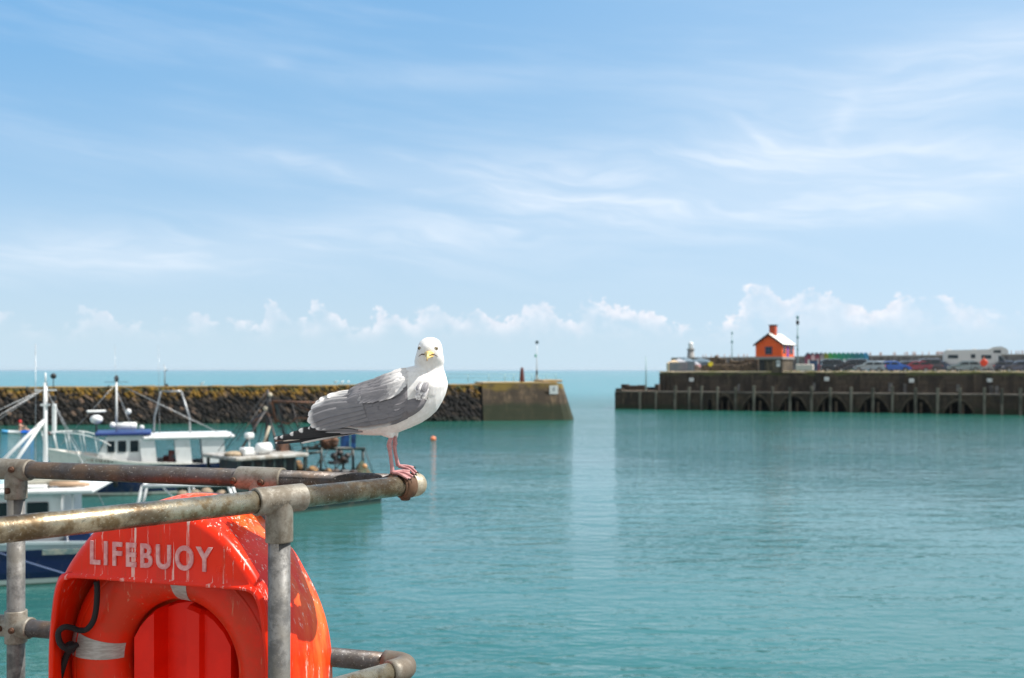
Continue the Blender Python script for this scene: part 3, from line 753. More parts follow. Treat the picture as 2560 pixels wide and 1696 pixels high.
    for i, (a, m_, e, hw) in enumerate(fan):
        def yy(q, x): 
            t_, l_, D = interp(wt, x); v = max(.0, min(1, (q - t_) / (l_ - t_))); return sgn * ((D + 1.5) / 1000 * (1 - (1 - v) ** 3.4) ** .5 + .0018 + i * .0004)
        pts = [G(*a, yy(a[1], a[0])), G(*m_, yy(m_[1], m_[0])), G(*e, yy(e[1], e[0]))]
        bc = mixc(GREY2, PALE, max(0, i - 4) / 4)
        feather(fb, pts, hw * GS, Vector((0, -sgn, .10 + .06 * i)), lambda t, s2, bc=bc, i=i: mixc(bc, WH, (t - (.80 if i < 5 else .6)) / .12), .22, .0004, .0004, n=20)
    fb.build('tertial_feathers', m_f, gul)
    # black wing tip with white spots
    fb = FB()
    prim = [((820, 922), (560, 975), (105, 1025), 15, 9, .0), ((800, 915), (520, 955), (97, 983), 20, 12, .001), ((810, 905), (540, 945), (150, 972), 22, 15, .0022), ((810, 895), (560, 925), (237, 945), 25, 17, .0034), ((820, 885), (600, 905), (318, 912), 27, 19, .0046), ((840, 880), (640, 890), (402, 893), 25, 10, .0056)]
    for i, (a, m_, e, hw, spot, ly) in enumerate(prim):
        dd = .010 + ly
        pts = [G(*a, sgn * (.030 + ly)), G(*m_, sgn * (.017 + ly)), G(*e, sgn * dd)]
        Ln = (pts[-1] - pts[0]).length; st = spot * 2.7 * GS / Ln
        feather(fb, pts, hw * GS, Vector((0, -sgn, .15)), lambda t, s2, st=st: (WH if (t > 1 - st and abs(s2) < .9) else BK), .12, .0006, .001, n=44)
    # pale inner web of the folded outer primary
    feather(fb, [G(420, 985, sgn * .012), G(300, 996, sgn * .012), G(175, 1006, sgn * .0115)], 7 * GS, (0, -sgn, 0), lambda t, s2: (.62, .55, .46), .4, .0005, .001, n=10)
    # greyish edges of the inner primaries
    for q in (((860, 905), (700, 900), (470, 905), 10), ((870, 918), (740, 920), (560, 925), 9), ((900, 918), (780, 928), (640, 940), 8)):
        feather(fb, [G(q[0][0], q[0][1], sgn * .037), G(q[1][0], q[1][1], sgn * .032), G(q[2][0], q[2][1], sgn * .0215)], q[3] * GS, (0, -sgn, .1), lambda t, s2: mixc((.24, .235, .25), (.40, .39, .40), t), .35, .0005, .001, n=10)
    fb.build('primary_feathers', m_f, gul)
wing(1); wing(-1)
# tail
fb = FB()
for i in range(9):
    s_ = (i - 4) / 4
    feather(fb, [G(900, 915 + 6 * abs(s_), -s_ * .018), G(640, 962, -s_ * .022), G(330 + 22 * abs(s_), 1018 + (1 - abs(s_)) * 8, -s_ * .026 )], 26 * GS, Vector((0.1, -.25 , .95)), lambda t, s2: (.78, .72, .64), .12, .0007, .0008, n=16)
fb.build('tail', m_f, gul)
# ruffled bend of the wing
fb = FB(); rnd = random.Random(9)
for i in range(44):
    x0 = rnd.uniform(1385, 1462); y0 = rnd.uniform(525, 622); h, n_ = hit(x0, y0, 0)
    y_ = G(0, 0).y - .066
    a = G(x0 + 22, y0 - 44, .058); c = G(x0 - 10 + rnd.uniform(-10, 10), y0 + 22, .0690 + rnd.uniform(0, .002))
    g_ = rnd.choice([WH, WH, (.55, .54, .55), (.30, .29, .30)])
    feather(fb, [a, (a + c) / 2 + Vector((0, -.003, 0)), c], .0042, (0, -1, .2), lambda t, s2, g_=g_: g_, .4, .0004, .0008, n=6)
fb.build('shoulder_feathers', m_f, gul)
# bill
mb = MB(); h0, _ = hit(1472, 238); d0 = GY - h0.y
def ell(cx, cy, d, a, b_, n=18, lo=1.0, hi=1.0):
    r_ = []
    for j in range(n):
        th = 2 * math.pi * j / n; s_ = math.sin(th); r_.append(Gp(cx + a * math.cos(th), cy - b_ * s_ * (hi if s_ > 0 else lo), d))
    return r_
up = [(1474, 228, -.006, 44, 26), (1473, 229, .000, 42, 25), (1471, 231, .009, 31, 23), (1468, 235, .019, 23, 21), (1463, 241, .029, 17, 20), (1459, 249, .037, 14, 20), (1456, 262, .0425, 11, 22), (1454, 279, .0450, 7, 16), (1452, 294, .0450, 3, 5)]
mb.loft([ell(cx, cy, d0 + d, a, b_, lo=.45) for cx, cy, d, a, b_ in up])
lw = [(1474, 252, -.006, 40, 16), (1473, 252, .002, 37, 17), (1470, 254, .010, 28, 17), (1467, 257, .020, 20, 17), (1463, 262, .029, 14, 14), (1460, 266, .034, 9, 8), (1458, 266, .037, 3, 3)]
mb.loft([ell(cx, cy, d0 + d, a, b_, hi=.5) for cx, cy, d, a, b_ in lw])
mb.build('bill', gbill, gul)
mb = MB()
for sg in (-1, 1):
    pts = []
    for dx, cy in ((30, 240), (46, 238), (58, 241), (72, 250), (84, 257)):
        h, n_ = hit(1474 + sg * dx, cy, .0002); pts.append(h if dx > 44 else h + Vector((0, -.0015, 0)))
    mb.tube(smooth(pts, 3), [.0015] * 6 + [.0009] * 4 + [.0005] * 3, 6)
mb.build('gape', gdark, gul)
# eyes
def eye_mat():
    m, b, k = nodes_of('gull_eye', .12); a = k.n('ShaderNodeAttribute', attribute_name='fc').outputs[0]; k.put(b.inputs['Base Color'], a); return m
m_eye = eye_mat()
for cx, cy, ax in ((1546, 188, Vector((.50, -.86, .02))), (1397, 186, Vector((-.72, -.69, .02)))):
    h, n_ = hit(cx, cy); ax.normalize(); fb = FB(); c = h - ax * .0032; rr = .0047
    u_ = ax.cross(Vector((0, 0, 1))).normalized(); v_ = u_.cross(ax)
    rings = []; cs = []
    for th in (.5, 9, 17, 22, 23, 34, 44, 46, 60, 75, 100, 130, 170):
        t = R(th); rings.append([c + (ax * math.cos(t) + (u_ * math.cos(2 * math.pi * j / 20) + v_ * math.sin(2 * math.pi * j / 20)) * math.sin(t)) * rr for j in range(20)])
        cc = (.01, .01, .01) if th < 22.5 else ((.50, .42, .22) if th < 45 else (.10, .045, .02)); cs += [cc] * 20
    m_ = MB(); m_.loft(rings, caps=True); fb.addc(m_.v, m_.f, cs); fb.build('eye', m_eye, gul)
    m_ = MB(); m_.tube([c + (ax * math.cos(R(50)) + (u_ * math.cos(2 * math.pi * j / 20) * 1.15 + v_ * math.sin(2 * math.pi * j / 20) * .8) * math.sin(R(50))) * (rr + .0004) for j in range(21)], .0009, 6)
    m_.build('eyelid', gdark, gul)
# ------------------------------------------------------------------ moored boats
def band_mat(name, bands, rough=.35):
    """paint in level bands: [(upper z, colour), ...]"""
    m, b, k = nodes_of(name, rough); p = k.n('ShaderNodeTexCoord').outputs['Object']; z = k.sep(p)[2]
    col = bands[-1][1]
    for zz, c in bands[-2::-1]: col = k.mix(k.m('LESS_THAN', z, zz), col, c)
    n_ = k.noise(k.scalev(p, (1.2, 1.2, .5)), 3, 6, .7)
    col = k.mix(k.mapr(n_, .52, .68, 0, .45), col, (.16, .13, .10)); k.put(b.inputs['Base Color'], col); return m
def hull(mb_, L_, B, bow, mid, stern, rake=.8, draft=.35, deck=.30, n=26, tw=.82, full_=.55):
    rings = []
    for i in range(n + 1):
        t = i / n; x = t * L_
        hb = B / 2 * (tw + (1 - tw) * min(t / .35, 1)) if t < full_ else B / 2 * max(1 - ((t - full_) / (1 - full_)) ** 2.2, .012)
        sh = stern + (mid - stern) * min(t / .4, 1) if t < .4 else mid + (bow - mid) * ((t - .4) / .6) ** 1.7
        wl = hb * (.93 if t < full_ else .93 - .38 * ((t - full_) / (1 - full_)) ** 1.2); dr = draft * (1 - .6 * t)
        xr = lambda z: x + (rake * (t ** 6)) * (z / bow) - (0 if t < .5 else (1 - min(z, 0) * 0))*0
        dk = max(sh - deck, .05); th = min(.07, hb * .5)
        P = [(0, -dr), (wl * .75, -dr * .8), (wl * .97, -.02), (wl + (hb - wl) * .35, sh * .3), (wl + (hb - wl) * .75, sh * .7), (hb, sh - .08), (hb + .035, sh - .07), (hb + .035, sh), (hb - th, sh), (hb - th, dk), (0, dk + .02)]
        ring = [Vector((xr(z), y, z)) for y, z in P] + [Vector((xr(z), -y, z)) for y, z in P[-2:0:-1]]
        rings.append(ring)
    mb_.loft(rings, caps=True, sm=False); return mb_
def boat(name, x, y, head, label, cat='boat', group='fishing boats moored in the harbour'):
    return empty(name, (x, y, 0), math.atan2(head[1], head[0]), label, cat, group)
def lp(root, X, Y, Z):
    """world point -> coordinates of the boat"""
    return world_of(root).inverted() @ Vector((X, Y, Z))
def B(mb_, name, m, root): return local(mb_.build(name, m, root))

# --- nearest boat: navy hull, white cabin, white tripod mast
bA = boat('fishing_boat', -10.35, 27.2, (-.98, -.2), 'navy boat with long white cabin and white mast, nearest at the left edge')
hm = band_mat('navy_hull_white_boot', [(.05, (.10, .16, .12)), (.17, (.62, .66, .62)), (.92, (.006, .018, .085)), (9, (.42, .50, .52))], .3)
B(hull(MB(), 9.5, 3.2, 1.75, 1.18, 1.05, .7), 'hull', hm, bA)
B(MB().box((-.02, 0, .9), (.06, 2.2, .16)).box((1.1, 1.66, .88), (1.6, .05, .13)), 'rubbing_strip', mat('weathered_rubbing_strip', (.35, .36, .30), .7, c2=(.14, .22, .22), sc=5), bA)
mb = MB()
mb.prism([(1.55, y_, z_) for y_, z_ in ((-1.15, .8), (1.15, .8), (1.08, 2.3), (-1.08, 2.3))], (1.55, 0, 0), (6.2, 0, 0))
B(mb, 'cabin', white, bA)
wn = None
for i, x_ in enumerate((2.15, 2.95, 3.8, 4.7, 5.5)):
    for sg in (1, -1):
        m_ = MB().box((x_, sg * 1.125, 1.78), (.52, .05, .62), bev=.02); B(m_, 'window', glass, bA)
B(MB().box((3.45, 0, 2.36), (5.4, 2.6, .13), bev=.04).box((3.9, 0, 2.47), (3.9, 2.2, .10), bev=.03), 'cabin_roof', white, bA)
m_ = MB()
for x_, y_, z_ in ((1.55, .75, 2.66), (2.15, .75, 2.66)): m_.tube([(x_ - .35, y_, z_), (x_ - .30, y_, z_), (x_ + .30, y_, z_), (x_ + .35, y_, z_)], [.10, .17, .17, .10], 14)
B(m_, 'liferaft_canister', cream, bA)
B(MB().tube([(1.05, .9, 2.50), (1.9, .95, 2.53)], .06, 8).tube([(1.0, .6, 2.45), (1.75, .6, 2.45)], .06, 8), 'roof_tube', mat('tan_tube', (.42, .28, .18), .7), bA)
pbp = mat('pale_blue_perspex', (.45, .62, .68), .15)
for x_, y_ in ((3.2, .6), (2.7, .4), (3.9, .7), (4.4, .2)): B(MB().ball((x_, y_, 2.66), (.16, .16, .17), 12, 8), 'dome_lamp', pbp, bA)
m_ = MB(); m_.ball((1.10, 1.0, 1.50), (.34, .34, .36), 14, 10); m_.tube([(1.1, .65, 1.2), (1.1, 1.35, 1.2)], .27, 16)
B(m_, 'covered_net_drum', navy, bA)
B(MB().tube([(1.30, 1.05, .9), (1.32, 1.05, 2.3)], .035, 8).tube([(1.55, 1.2, 1.0), (1.52, 1.18, 2.3)], .05, 8), 'stanchion', white, bA)
mX = lp(bA, -12.65, 27.0, 0)
m_ = MB(); m_.tube([(mX.x, mX.y, 2.4), (mX.x, mX.y, 5.15)], [.062, .05], 12); m_.tube([(mX.x, mX.y, 5.1), (mX.x, mX.y, 5.42)], .02, 6)
for a_, b_ in (((-14.25, 26.6), 2.45), ((-13.6, 26.4), 2.45)):
    q = lp(bA, a_[0], a_[1], b_); m_.tube([(mX.x, mX.y, 4.18), q], .045, 10)
m_.box((mX.x, mX.y, 4.95), (.55, .04, .04)); m_.box((mX.x, mX.y, 4.55), (.22, .16, .05)); m_.box((mX.x - .22, mX.y, 4.2), (.10, .10, .75), bev=.02)
ms_ = B(m_, 'mast', white, bA)
g = MB()
for a_ in ((8.9, 0, 1.7), (6.0, 1.1, 2.5), (6.0, -1.1, 2.5), (.2, .9, 1.1), (1.2, -1.0, 2.5)): g.tube([(mX.x, mX.y, 5.0), a_], .009, 5)
B(g, 'rigging', alu, bA)
m_ = MB().ball((mX.x - .20, mX.y, 5.33), .08, 10, 6).box((mX.x - .20, mX.y, 4.72), (.13, .13, .15), bev=.02).tube([(mX.x - .2, mX.y, 4.95), (mX.x - .2, mX.y, 5.3)], .012, 6)
m_ = local(m_.build('navigation_lamp', black, ms_))
B(MB().tube([(mX.x + .25, mX.y, 2.4), (mX.x + .25, mX.y, 6.2)], .009, 6), 'whip_aerial', alu, bA)
B(MB().tube([(3.2, 1.62, 1.0), (2.0, 1.67, .55), (.8, 1.70, .12)], .02, 6), 'hull_rope', mat('pale_rope', (.10, .14, .25), .9), bA)
B(MB().box((.9, .5, 1.0), (.6, .5, .35), bev=.03), 'deck_box', white, bA); B(MB().box((.5, -.5, .95), (.4, .5, .3), bev=.03), 'deck_box', white, bA); B(MB().tube([(.9, 1.0, .9), (.9, 1.0, 1.2)], .16, 10), 'bucket', white, bA)

# --- middle boat: navy hull, cream bow, white wheelhouse with aft canopy
bB = boat('fishing_boat', -16.0 + .94 * 2.9, 44.9 + .34 * 2.9, (-.94, -.34), 'navy boat with cream bow, white wheelhouse and aft canopy under a tubular gantry')
hm = band_mat('navy_hull_cream_bow', [(.06, (.14, .20, .15)), (.16, (.55, .55, .48)), (1.32, (.006, .016, .07)), (9, (.78, .75, .68))], .3)
B(hull(MB(), 6.9, 2.7, 2.08, 1.45, 1.25, .55, draft=.3), 'hull', hm, bB)
mb = MB()
side = [(3.45, 1.1), (5.55, 1.25), (5.35, 1.75), (4.95, 2.62), (3.45, 2.62)]
mb.loft([[Vector((x_, y_, z_)) for x_, z_ in side] for y_ in (-1.0, 1.0)], sm=False); wh = B(mb, 'wheelhouse', white, bB)
for x_, w_ in ((3.85, .34), (4.35, .34), (4.80, .30)):
    for sg in (1, -1): B(MB().box((x_, sg * 1.0, 2.15), (w_, .05, .5), bev=.02), 'window', glass, bB)
for y_ in (-.62, 0, .62): B(MB().box((5.17, y_, 2.17), (.05, .48, .5), M=Matrix.Rotation(R(-24), 3, 'Y'), bev=.02), 'window', glass, bB)
B(MB().box((4.3, 0, 2.70), (2.3, 2.35, .14), bev=.04), 'blue_roof_edge', mat('bright_blue_paint', (.012, .035, .16), .4), bB)
cu_ = MB(); cu_.box((1.55, 0, 2.50), (3.9, 2.5, .15), bev=.05); cu_.box((1.55, 0, 2.60), (3.5, 2.1, .05)); B(cu_, 'canopy_roof', white, bB)
for x_, w_ in ((3.2, .62), (1.75, .66), (.45, .98)):
    for sg in (1, -1): B(MB().prism([(x_ - w_ / 2, sg * 1.17, 1.2), (x_ + w_ / 2, sg * 1.17, 1.2), (x_ + w_ / 2 - .0 + .12, sg * 1.15, 2.44), (x_ - w_ / 2 + .12, sg * 1.15, 2.44)], (0, 0, 0), (0, -sg * .05, 0)), 'side_panel', white, bB)
dgr = mat('deck_gear_red', (.20, .06, .05), .7, c2=(.08, .09, .10), sc=3)
B(MB().box((2.4, -.3, 1.3), (.5, .6, .6), bev=.04), 'crate', dgr, bB); B(MB().box((1.1, .2, 1.2), (.4, .4, .5), bev=.04), 'crate', dgr, bB); B(MB().tube([(2.3, .6, 1.0), (2.3, .6, 1.9)], .14, 10), 'gas_bottle', dgr, bB)
B(MB().box((3.2, -.2, 1.75), (.06, 1.9, 1.3)), 'bulkhead', mat('brown_bulkhead', (.16, .12, .11), .6), bB)
g = MB()
for a_, b_, c_ in ((-16.27, -16.23, -15.93), (-14.60, -14.64, -15.02)):
    g.tube([lp(bB, a_, 45.2, 2.5), lp(bB, b_, 45.2, 3.34), lp(bB, c_, 45.2, 4.53)], .045, 10)
g.tube([lp(bB, -15.93, 45.2, 4.53), lp(bB, -15.02, 45.2, 4.53)], .04, 10); B(g, 'gantry', alu, bB)
q = lp(bB, -18.45, 44.2, 0)
B(MB().tube([(q.x, q.y, 2.7), (q.x, q.y, 3.2)], .04, 8), 'radar_post', dark, bB)
B(MB().ball((q.x, q.y, 3.30), (.27, .27, .20), 14, 10).box((q.x, q.y, 3.66), (.84, .12, .10), rz=R(20), bev=.04), 'radar', white, bB)
q = lp(bB, -17.72, 44.6, 0)
mm = B(MB().tube([(q.x, q.y, 2.7), (q.x, q.y, 5.0)], [.05, .04], 10), 'mast', white, bB)
local(MB().ball((q.x, q.y, 5.1), (.10, .10, .16), 10, 8).box((q.x + .33, q.y, 4.75), (.06, .06, .12)).tube([(q.x - .5, q.y, 4.95), (q.x + .5, q.y, 4.95)], .012, 6).build('navigation_lamp', black, mm))
B(MB().tube([(3.75, .2, 3.0), (3.8, .2, 3.0), (4.55, .2, 3.0), (4.6, .2, 3.0)], [.12, .17, .17, .12], 14).ball((4.75, .25, 3.05), .14, 10, 8).ball((3.55, .3, 2.93), .11, 10, 8).ball((4.1, .3, 3.65), .12, 10, 8), 'liferaft_canister', white, bB)
g = MB()
for sg in (1, -1):
    g.tube(smooth([(7.3, sg * .05, 2.75), (6.9, sg * .55, 2.78), (6.0, sg * 1.0, 2.72), (5.2, sg * 1.12, 2.45), (4.8, sg * 1.12, 2.2)], 4), .022, 8)
    for x_, y_, z_ in ((7.0, .25, 2.05), (6.5, .72, 1.95), (5.9, .98, 1.85), (5.3, 1.1, 1.7)): g.tube([(x_, sg * y_, z_ - .1), (x_ + .15, sg * y_, 2.72)], .018, 6)
B(g, 'bow_rail', white, bB)
B(MB().tube([(7.5, 0, 2.0), (7.65, 0, 2.9)], .02, 6), 'jackstaff', alu, bB)
g = MB()   # stays, aerials and lines
for a_, b_ in (((q.x, q.y, 4.9), (6.9, 0, 2.2)), ((q.x, q.y, 4.9), (.2, .9, 2.6)), ((q.x, q.y, 4.9), (.2, -.9, 2.6)), ((q.x, q.y, 4.6), (3.9, 1.1, 2.8)), ((q.x, q.y, 4.6), (3.9, -1.1, 2.8))): g.tube([a_, b_], .010, 5)
for x_ in (2.8, 4.6): g.tube([(x_, .6, 2.6), (x_ + .05, .6, 6.6)], [.012, .006], 5)
B(g, 'rigging', alu, bB)
for x_ in (1.2, 2.9, 4.6): B(MB().tube([(x_, 1.42, 1.0), (x_, 1.44, .9), (x_, 1.44, .5), (x_, 1.42, .42)], [.05, .11, .11, .04], 12), 'fender', black, bB)
# registration and a worn name on the bow
def on_hull(root, s_, x, z, w_, h_, y, yaw, name='registration_number', m=white):
    M_ = Matrix.Translation((x, y, z)) @ Matrix.Rotation(yaw, 4, 'Z') @ Matrix(((-1, 0, 0, 0), (0, 0, 1, 0), (0, 1, 0, 0), (0, 0, 0, 1)))
    o = text_mesh(s_, .3, .01, Matrix.Identity(4), name, m, root, wid=w_, hei=h_, off=.008)
    for v in o.data.vertices: v.co = M_ @ v.co
    return local(o)
on_hull(bB, 'FE 76', 6.15, .98, .95, .28, .86, R(-25))
g = MB(); rr = random.Random(4); x_ = 0
for i in range(11):
    w_ = rr.uniform(.05, .11); g.box((5.75 - x_, 1.19 + .0085 * i * 1.0, 1.62 - .012 * i), (w_, .02, rr.uniform(.08, .15)), rz=R(-5)); x_ += w_ + rr.uniform(.03, .06)
B(g, 'worn_name_lettering', mat('faded_letter_paint', (.22, .20, .17), .7), bB)

# --- scallop trawler with derricks and stern gantry
bC = boat('trawler', -5.62 - 1.1 + .38, 41.6 + 1.16 - .78, (-.727, -.686), 'dark green trawler with rusty derrick rig and cluttered stern gantry, behind the seagull rail', 'boat')
hm = band_mat('green_black_hull', [(.10, (.05, .09, .07)), (.30, (.010, .030, .030)), (.36, (.30, .31, .27)), (.62, (.012, .022, .024)), (.70, (.26, .25, .22)), (9, (.012, .030, .028))], .5)
B(hull(MB(), 7.8, 3.2, 1.8, 1.15, 1.0, .5, tw=.95, deck=.35), 'hull', hm, bC)
g = MB(); g.box((4.95, 0, 2.20), (3.1, 2.7, .14), bev=.03); B(g, 'shelter_roof', mat('grey_deck_roof', (.42, .41, .38), .6, c2=(.25, .22, .18), sc=4), bC)
g = MB()
for x_ in (3.5, 3.95, 4.4, 4.85, 5.3, 5.75, 6.3):
    for sg in (1, -1): g.box((x_, sg * 1.22, 1.6), (.10, .07, 1.2))
for sg in (1, -1): g.box((4.95, sg * 1.24, 1.2), (2.9, .05, .45)); g.box((5.8, sg * 1.25, 1.85), (1.0, .04, .05))
B(g, 'shelter_frame', darkgreen, bC)
B(MB().box((4.9, 0, 1.6), (2.2, 1.9, 1.15), bev=.04), 'engine_casing', dark, bC)
B(MB().tube([(4.7, .7, 2.5), (4.75, .7, 2.5), (5.25, .75, 2.5), (5.3, .75, 2.5)], [.14, .22, .22, .14], 14), 'roof_canister', white, bC); B(MB().box((5.7, .7, 2.42), (.45, .4, .30), bev=.05), 'roof_box', white, bC)
B(MB().ball((6.15, .5, 2.33), (.35, .35, .12), 12, 6), 'rope_heap', mat('tan_rope', (.42, .33, .22), .9, c2=(.25, .18, .12), sc=12, bump=.03), bC)
q = lp(bC, -10.45, 39.6, 0)
B(MB().tube([(q.x, q.y, 2.25), (q.x, q.y, 2.75)], .03, 8).box((q.x, q.y, 2.88), (.34, .30, .24), bev=.06), 'radar', white, bC)
g = MB(); P = lambda px, py, Y=40.2: lp(bC, *at(px, py, Y))
g.tube([P(668, 974), P(681, 1040)], [.06, .09], 8); g.tube([P(672, 1000), P(664, 1140)], .08, 8); g.tube([P(668, 1020), P(600, 1128, 39.3)], .045, 8); g.tube([P(668, 1025), P(702, 1145, 39.3)], .045, 8)
g.tube([P(668, 1028), P(632, 1060), P(640, 1085)], [.08, .16, .02], 8)
g.tube([P(652, 1132, 39.8), P(674, 1066, 39.8)], .055, 8, mi=1)
g.tube([P(671, 990), P(590, 1105, 38.6)], .015, 6); g.tube([P(671, 1000), P(690, 1128)], .02, 6)
g.ball(P(675, 988), .10, 8, 6, mi=1); g.ball(P(665, 1022), .12, 8, 6, mi=1)
B(g, 'mast', [dark, mat('bare_timber', (.48, .42, .32), .7)], bC)
g = MB(); g.tube([P(680, 1004), P(790, 1008)], .055, 8); g.tube([P(740, 1012), P(800, 1040)], .03, 8); g.tube([P(680, 1004), P(690, 1060)], .05, 8)
g.tube(smooth([P(690, 1050), P(722, 1060), P(745, 1045), P(790, 1052)], 4), .035, 8)
B(g, 'boom', rust, bC)
g = MB(); rr = random.Random(3)
for a_, b_ in (((668, 978), (545, 1128)), ((668, 978), (560, 1130)), ((672, 985), (760, 1122)), ((672, 985), (800, 1122)), ((790, 1008), (803, 1122)), ((785, 1008), (770, 1122)), ((700, 1006), (735, 1170)), ((730, 1006), (765, 1160)), ((668, 1024), (735, 1128)), ((668, 1024), (640, 1128)), ((757, 1121), (700, 1190)), ((912, 1122), (935, 1190)), ((842, 1122), (835, 1200)), ((884, 1122), (850, 1180)), ((800, 1122), (826, 1200)), ((820, 1122), (790, 1190))):
    g.tube([P(*a_, 40.4), P(*b_, 40.4)], rr.uniform(.012, .022), 5)
B(g, 'rigging', dark, bC)
for i in range(9): B(MB().box(P(728 + i * 22, 1186 + rr.uniform(-6, 4), 40.8), (rr.uniform(.2, .5), rr.uniform(.2, .5), rr.uniform(.2, .5)), rz=rr.uniform(0, 3), bev=.05), 'deck_clutter', rr.choice([rust, dark, darkgreen, netgreen]), bC)
g = MB(); g.tube([P(690, 1010), P(712, 1090), P(744, 1172)], .055, 8); g.box(P(700, 1066), (.16, .12, .10)); B(g, 'derrick', darkgreen, bC)
B(MB().box(P(706, 1140, 39.6), (.38, .38, 1.3), bev=.03), 'rusty_casing', rust, bC)
g = MB()
for px in (763, 800): g.tube([P(px, 1210, 41.0), P(px + 4, 1120, 41.0)], .055, 8)
for px in (884, 909): g.tube([P(px, 1210, 42.0), P(px - 2, 1120, 42.0)], .06, 8)
g.tube([P(757, 1121, 41), P(913, 1122, 42)], .07, 8); g.tube([P(763, 1135, 41), P(806, 1130, 41.2)], .05, 8); g.tube([P(800, 1150, 41), P(775, 1200, 41)], .03, 6); g.tube([P(884, 1130, 42), P(830, 1180, 41.6)], .025, 6); g.tube([P(850, 1125, 41.6), P(866, 1205, 41.6)], .05, 8); g.tube([P(884, 1160, 42), P(872, 1205, 42)], .04, 8)
B(g, 'stern_gantry', darkgreen, bC)
g = MB()
for px, py, r_ in ((836, 1140, .18), (850, 1133, .16), (860, 1148, .2), (842, 1150, .14), (868, 1140, .15)): g.ball(P(px, py, 41.6), (r_, r_, r_ * .8), 8, 6)
g.box(P(846, 1156, 41.6), (.75, .4, .12)); B(g, 'winch', dark, bC)
g = MB(); rr = random.Random(8)
for i in range(16): g.ball(P(rr.uniform(806, 838), rr.uniform(1098, 1118), 41.3), (rr.uniform(.08, .2),) * 3, 7, 5, mi=0)
g.tube([P(770, 1124, 41.2), P(828, 1098, 41.2)], .04, 6); B(g, 'rusty_dredge', rust, bC)
g = MB()
for px in (858, 868, 884): g.loft([[P(px - 6, 1085, 41.9), P(px + 6, 1086, 41.9), P(px + 6, 1086, 41.8), P(px - 6, 1085, 41.8)], [P(px - 7, 1120, 41.9), P(px + 5, 1120, 41.9), P(px + 5, 1120, 41.75), P(px - 7, 1120, 41.75)]], sm=False)
B(g, 'blue_oilskin', mat('blue_cloth', (.02, .10, .30), .8, c2=(.01, .03, .10), sc=4), bC)
g = MB(); c0 = P(905, 1172, 41.6); rings = []
for t in range(7):
    f = t / 6; rings.append([Vector((c0.x + math.cos(a * math.pi / 6) * (.62 * (1 - f) ** .8 + .03) * rr.uniform(.85, 1.1), c0.y + math.sin(a * math.pi / 6) * (.55 * (1 - f) ** .8 + .03) * rr.uniform(.85, 1.1), .75 + f * .95)) for a in range(12)])
g.loft(rings); B(g, 'net_heap', netgreen, bC)
B(MB().ball(P(912, 1166, 41.1), .10, 10, 8), 'net_float', mat('tan_float', (.60, .30, .12), .5), bC)
odg = mat('ochre_deck_gear', (.30, .17, .06), .8, c2=(.08, .05, .04), sc=6)
for px, py in ((745, 1165), (730, 1172), (782, 1180), (820, 1185), (755, 1190)): B(MB().ball(P(px, py, 40.6), (rr.uniform(.15, .3), .2, rr.uniform(.12, .3)), 8, 6), 'gear_bundle', odg, bC)

# --- small white workboat with tube frame
bD = boat('workboat', -9.3, 34.4, (-.98, -.2), 'small open workboat with white tubular frame, half hidden behind the top of the orange housing')
B(hull(MB(), 4.2, 1.7, .85, .6, .55, .2, draft=.2, deck=.25), 'hull', band_mat('white_dark_hull', [(.2, (.03, .05, .05)), (9, (.05, .07, .07))]), bD)
g = MB()
for sg in (.6, -.6):
    g.tube([(.3, sg, 1.62), (3.2, sg, 1.62)], .065, 8); g.tube([(3.2, sg, 1.62), (3.45, sg, .6)], .05, 8); g.tube([(.45, sg, 1.62), (.1, sg, .5)], .05, 8); g.tube([(1.7, sg, 1.62), (1.65, sg, .5)], .04, 8)
g.tube([(3.2, -.6, 1.62), (3.2, .6, 1.62)], .05, 8); g.tube([(.3, -.6, 1.62), (.3, .6, 1.62)], .05, 8); g.tube([(2.6, .6, 1.62), (2.2, .6, 1.2)], .03, 8)
B(g, 'tube_frame', white, bD)
g = MB()
for i in range(9): g.ball((rr.uniform(.5, 2.8), rr.uniform(-.3, .3), rr.uniform(.7, 1.25)), (rr.uniform(.12, .25),) * 3, 8, 6)
B(g, 'fishing_gear', mat('tangled_gear', (.16, .14, .10), .9, c2=(.30, .22, .15), sc=7), bD)

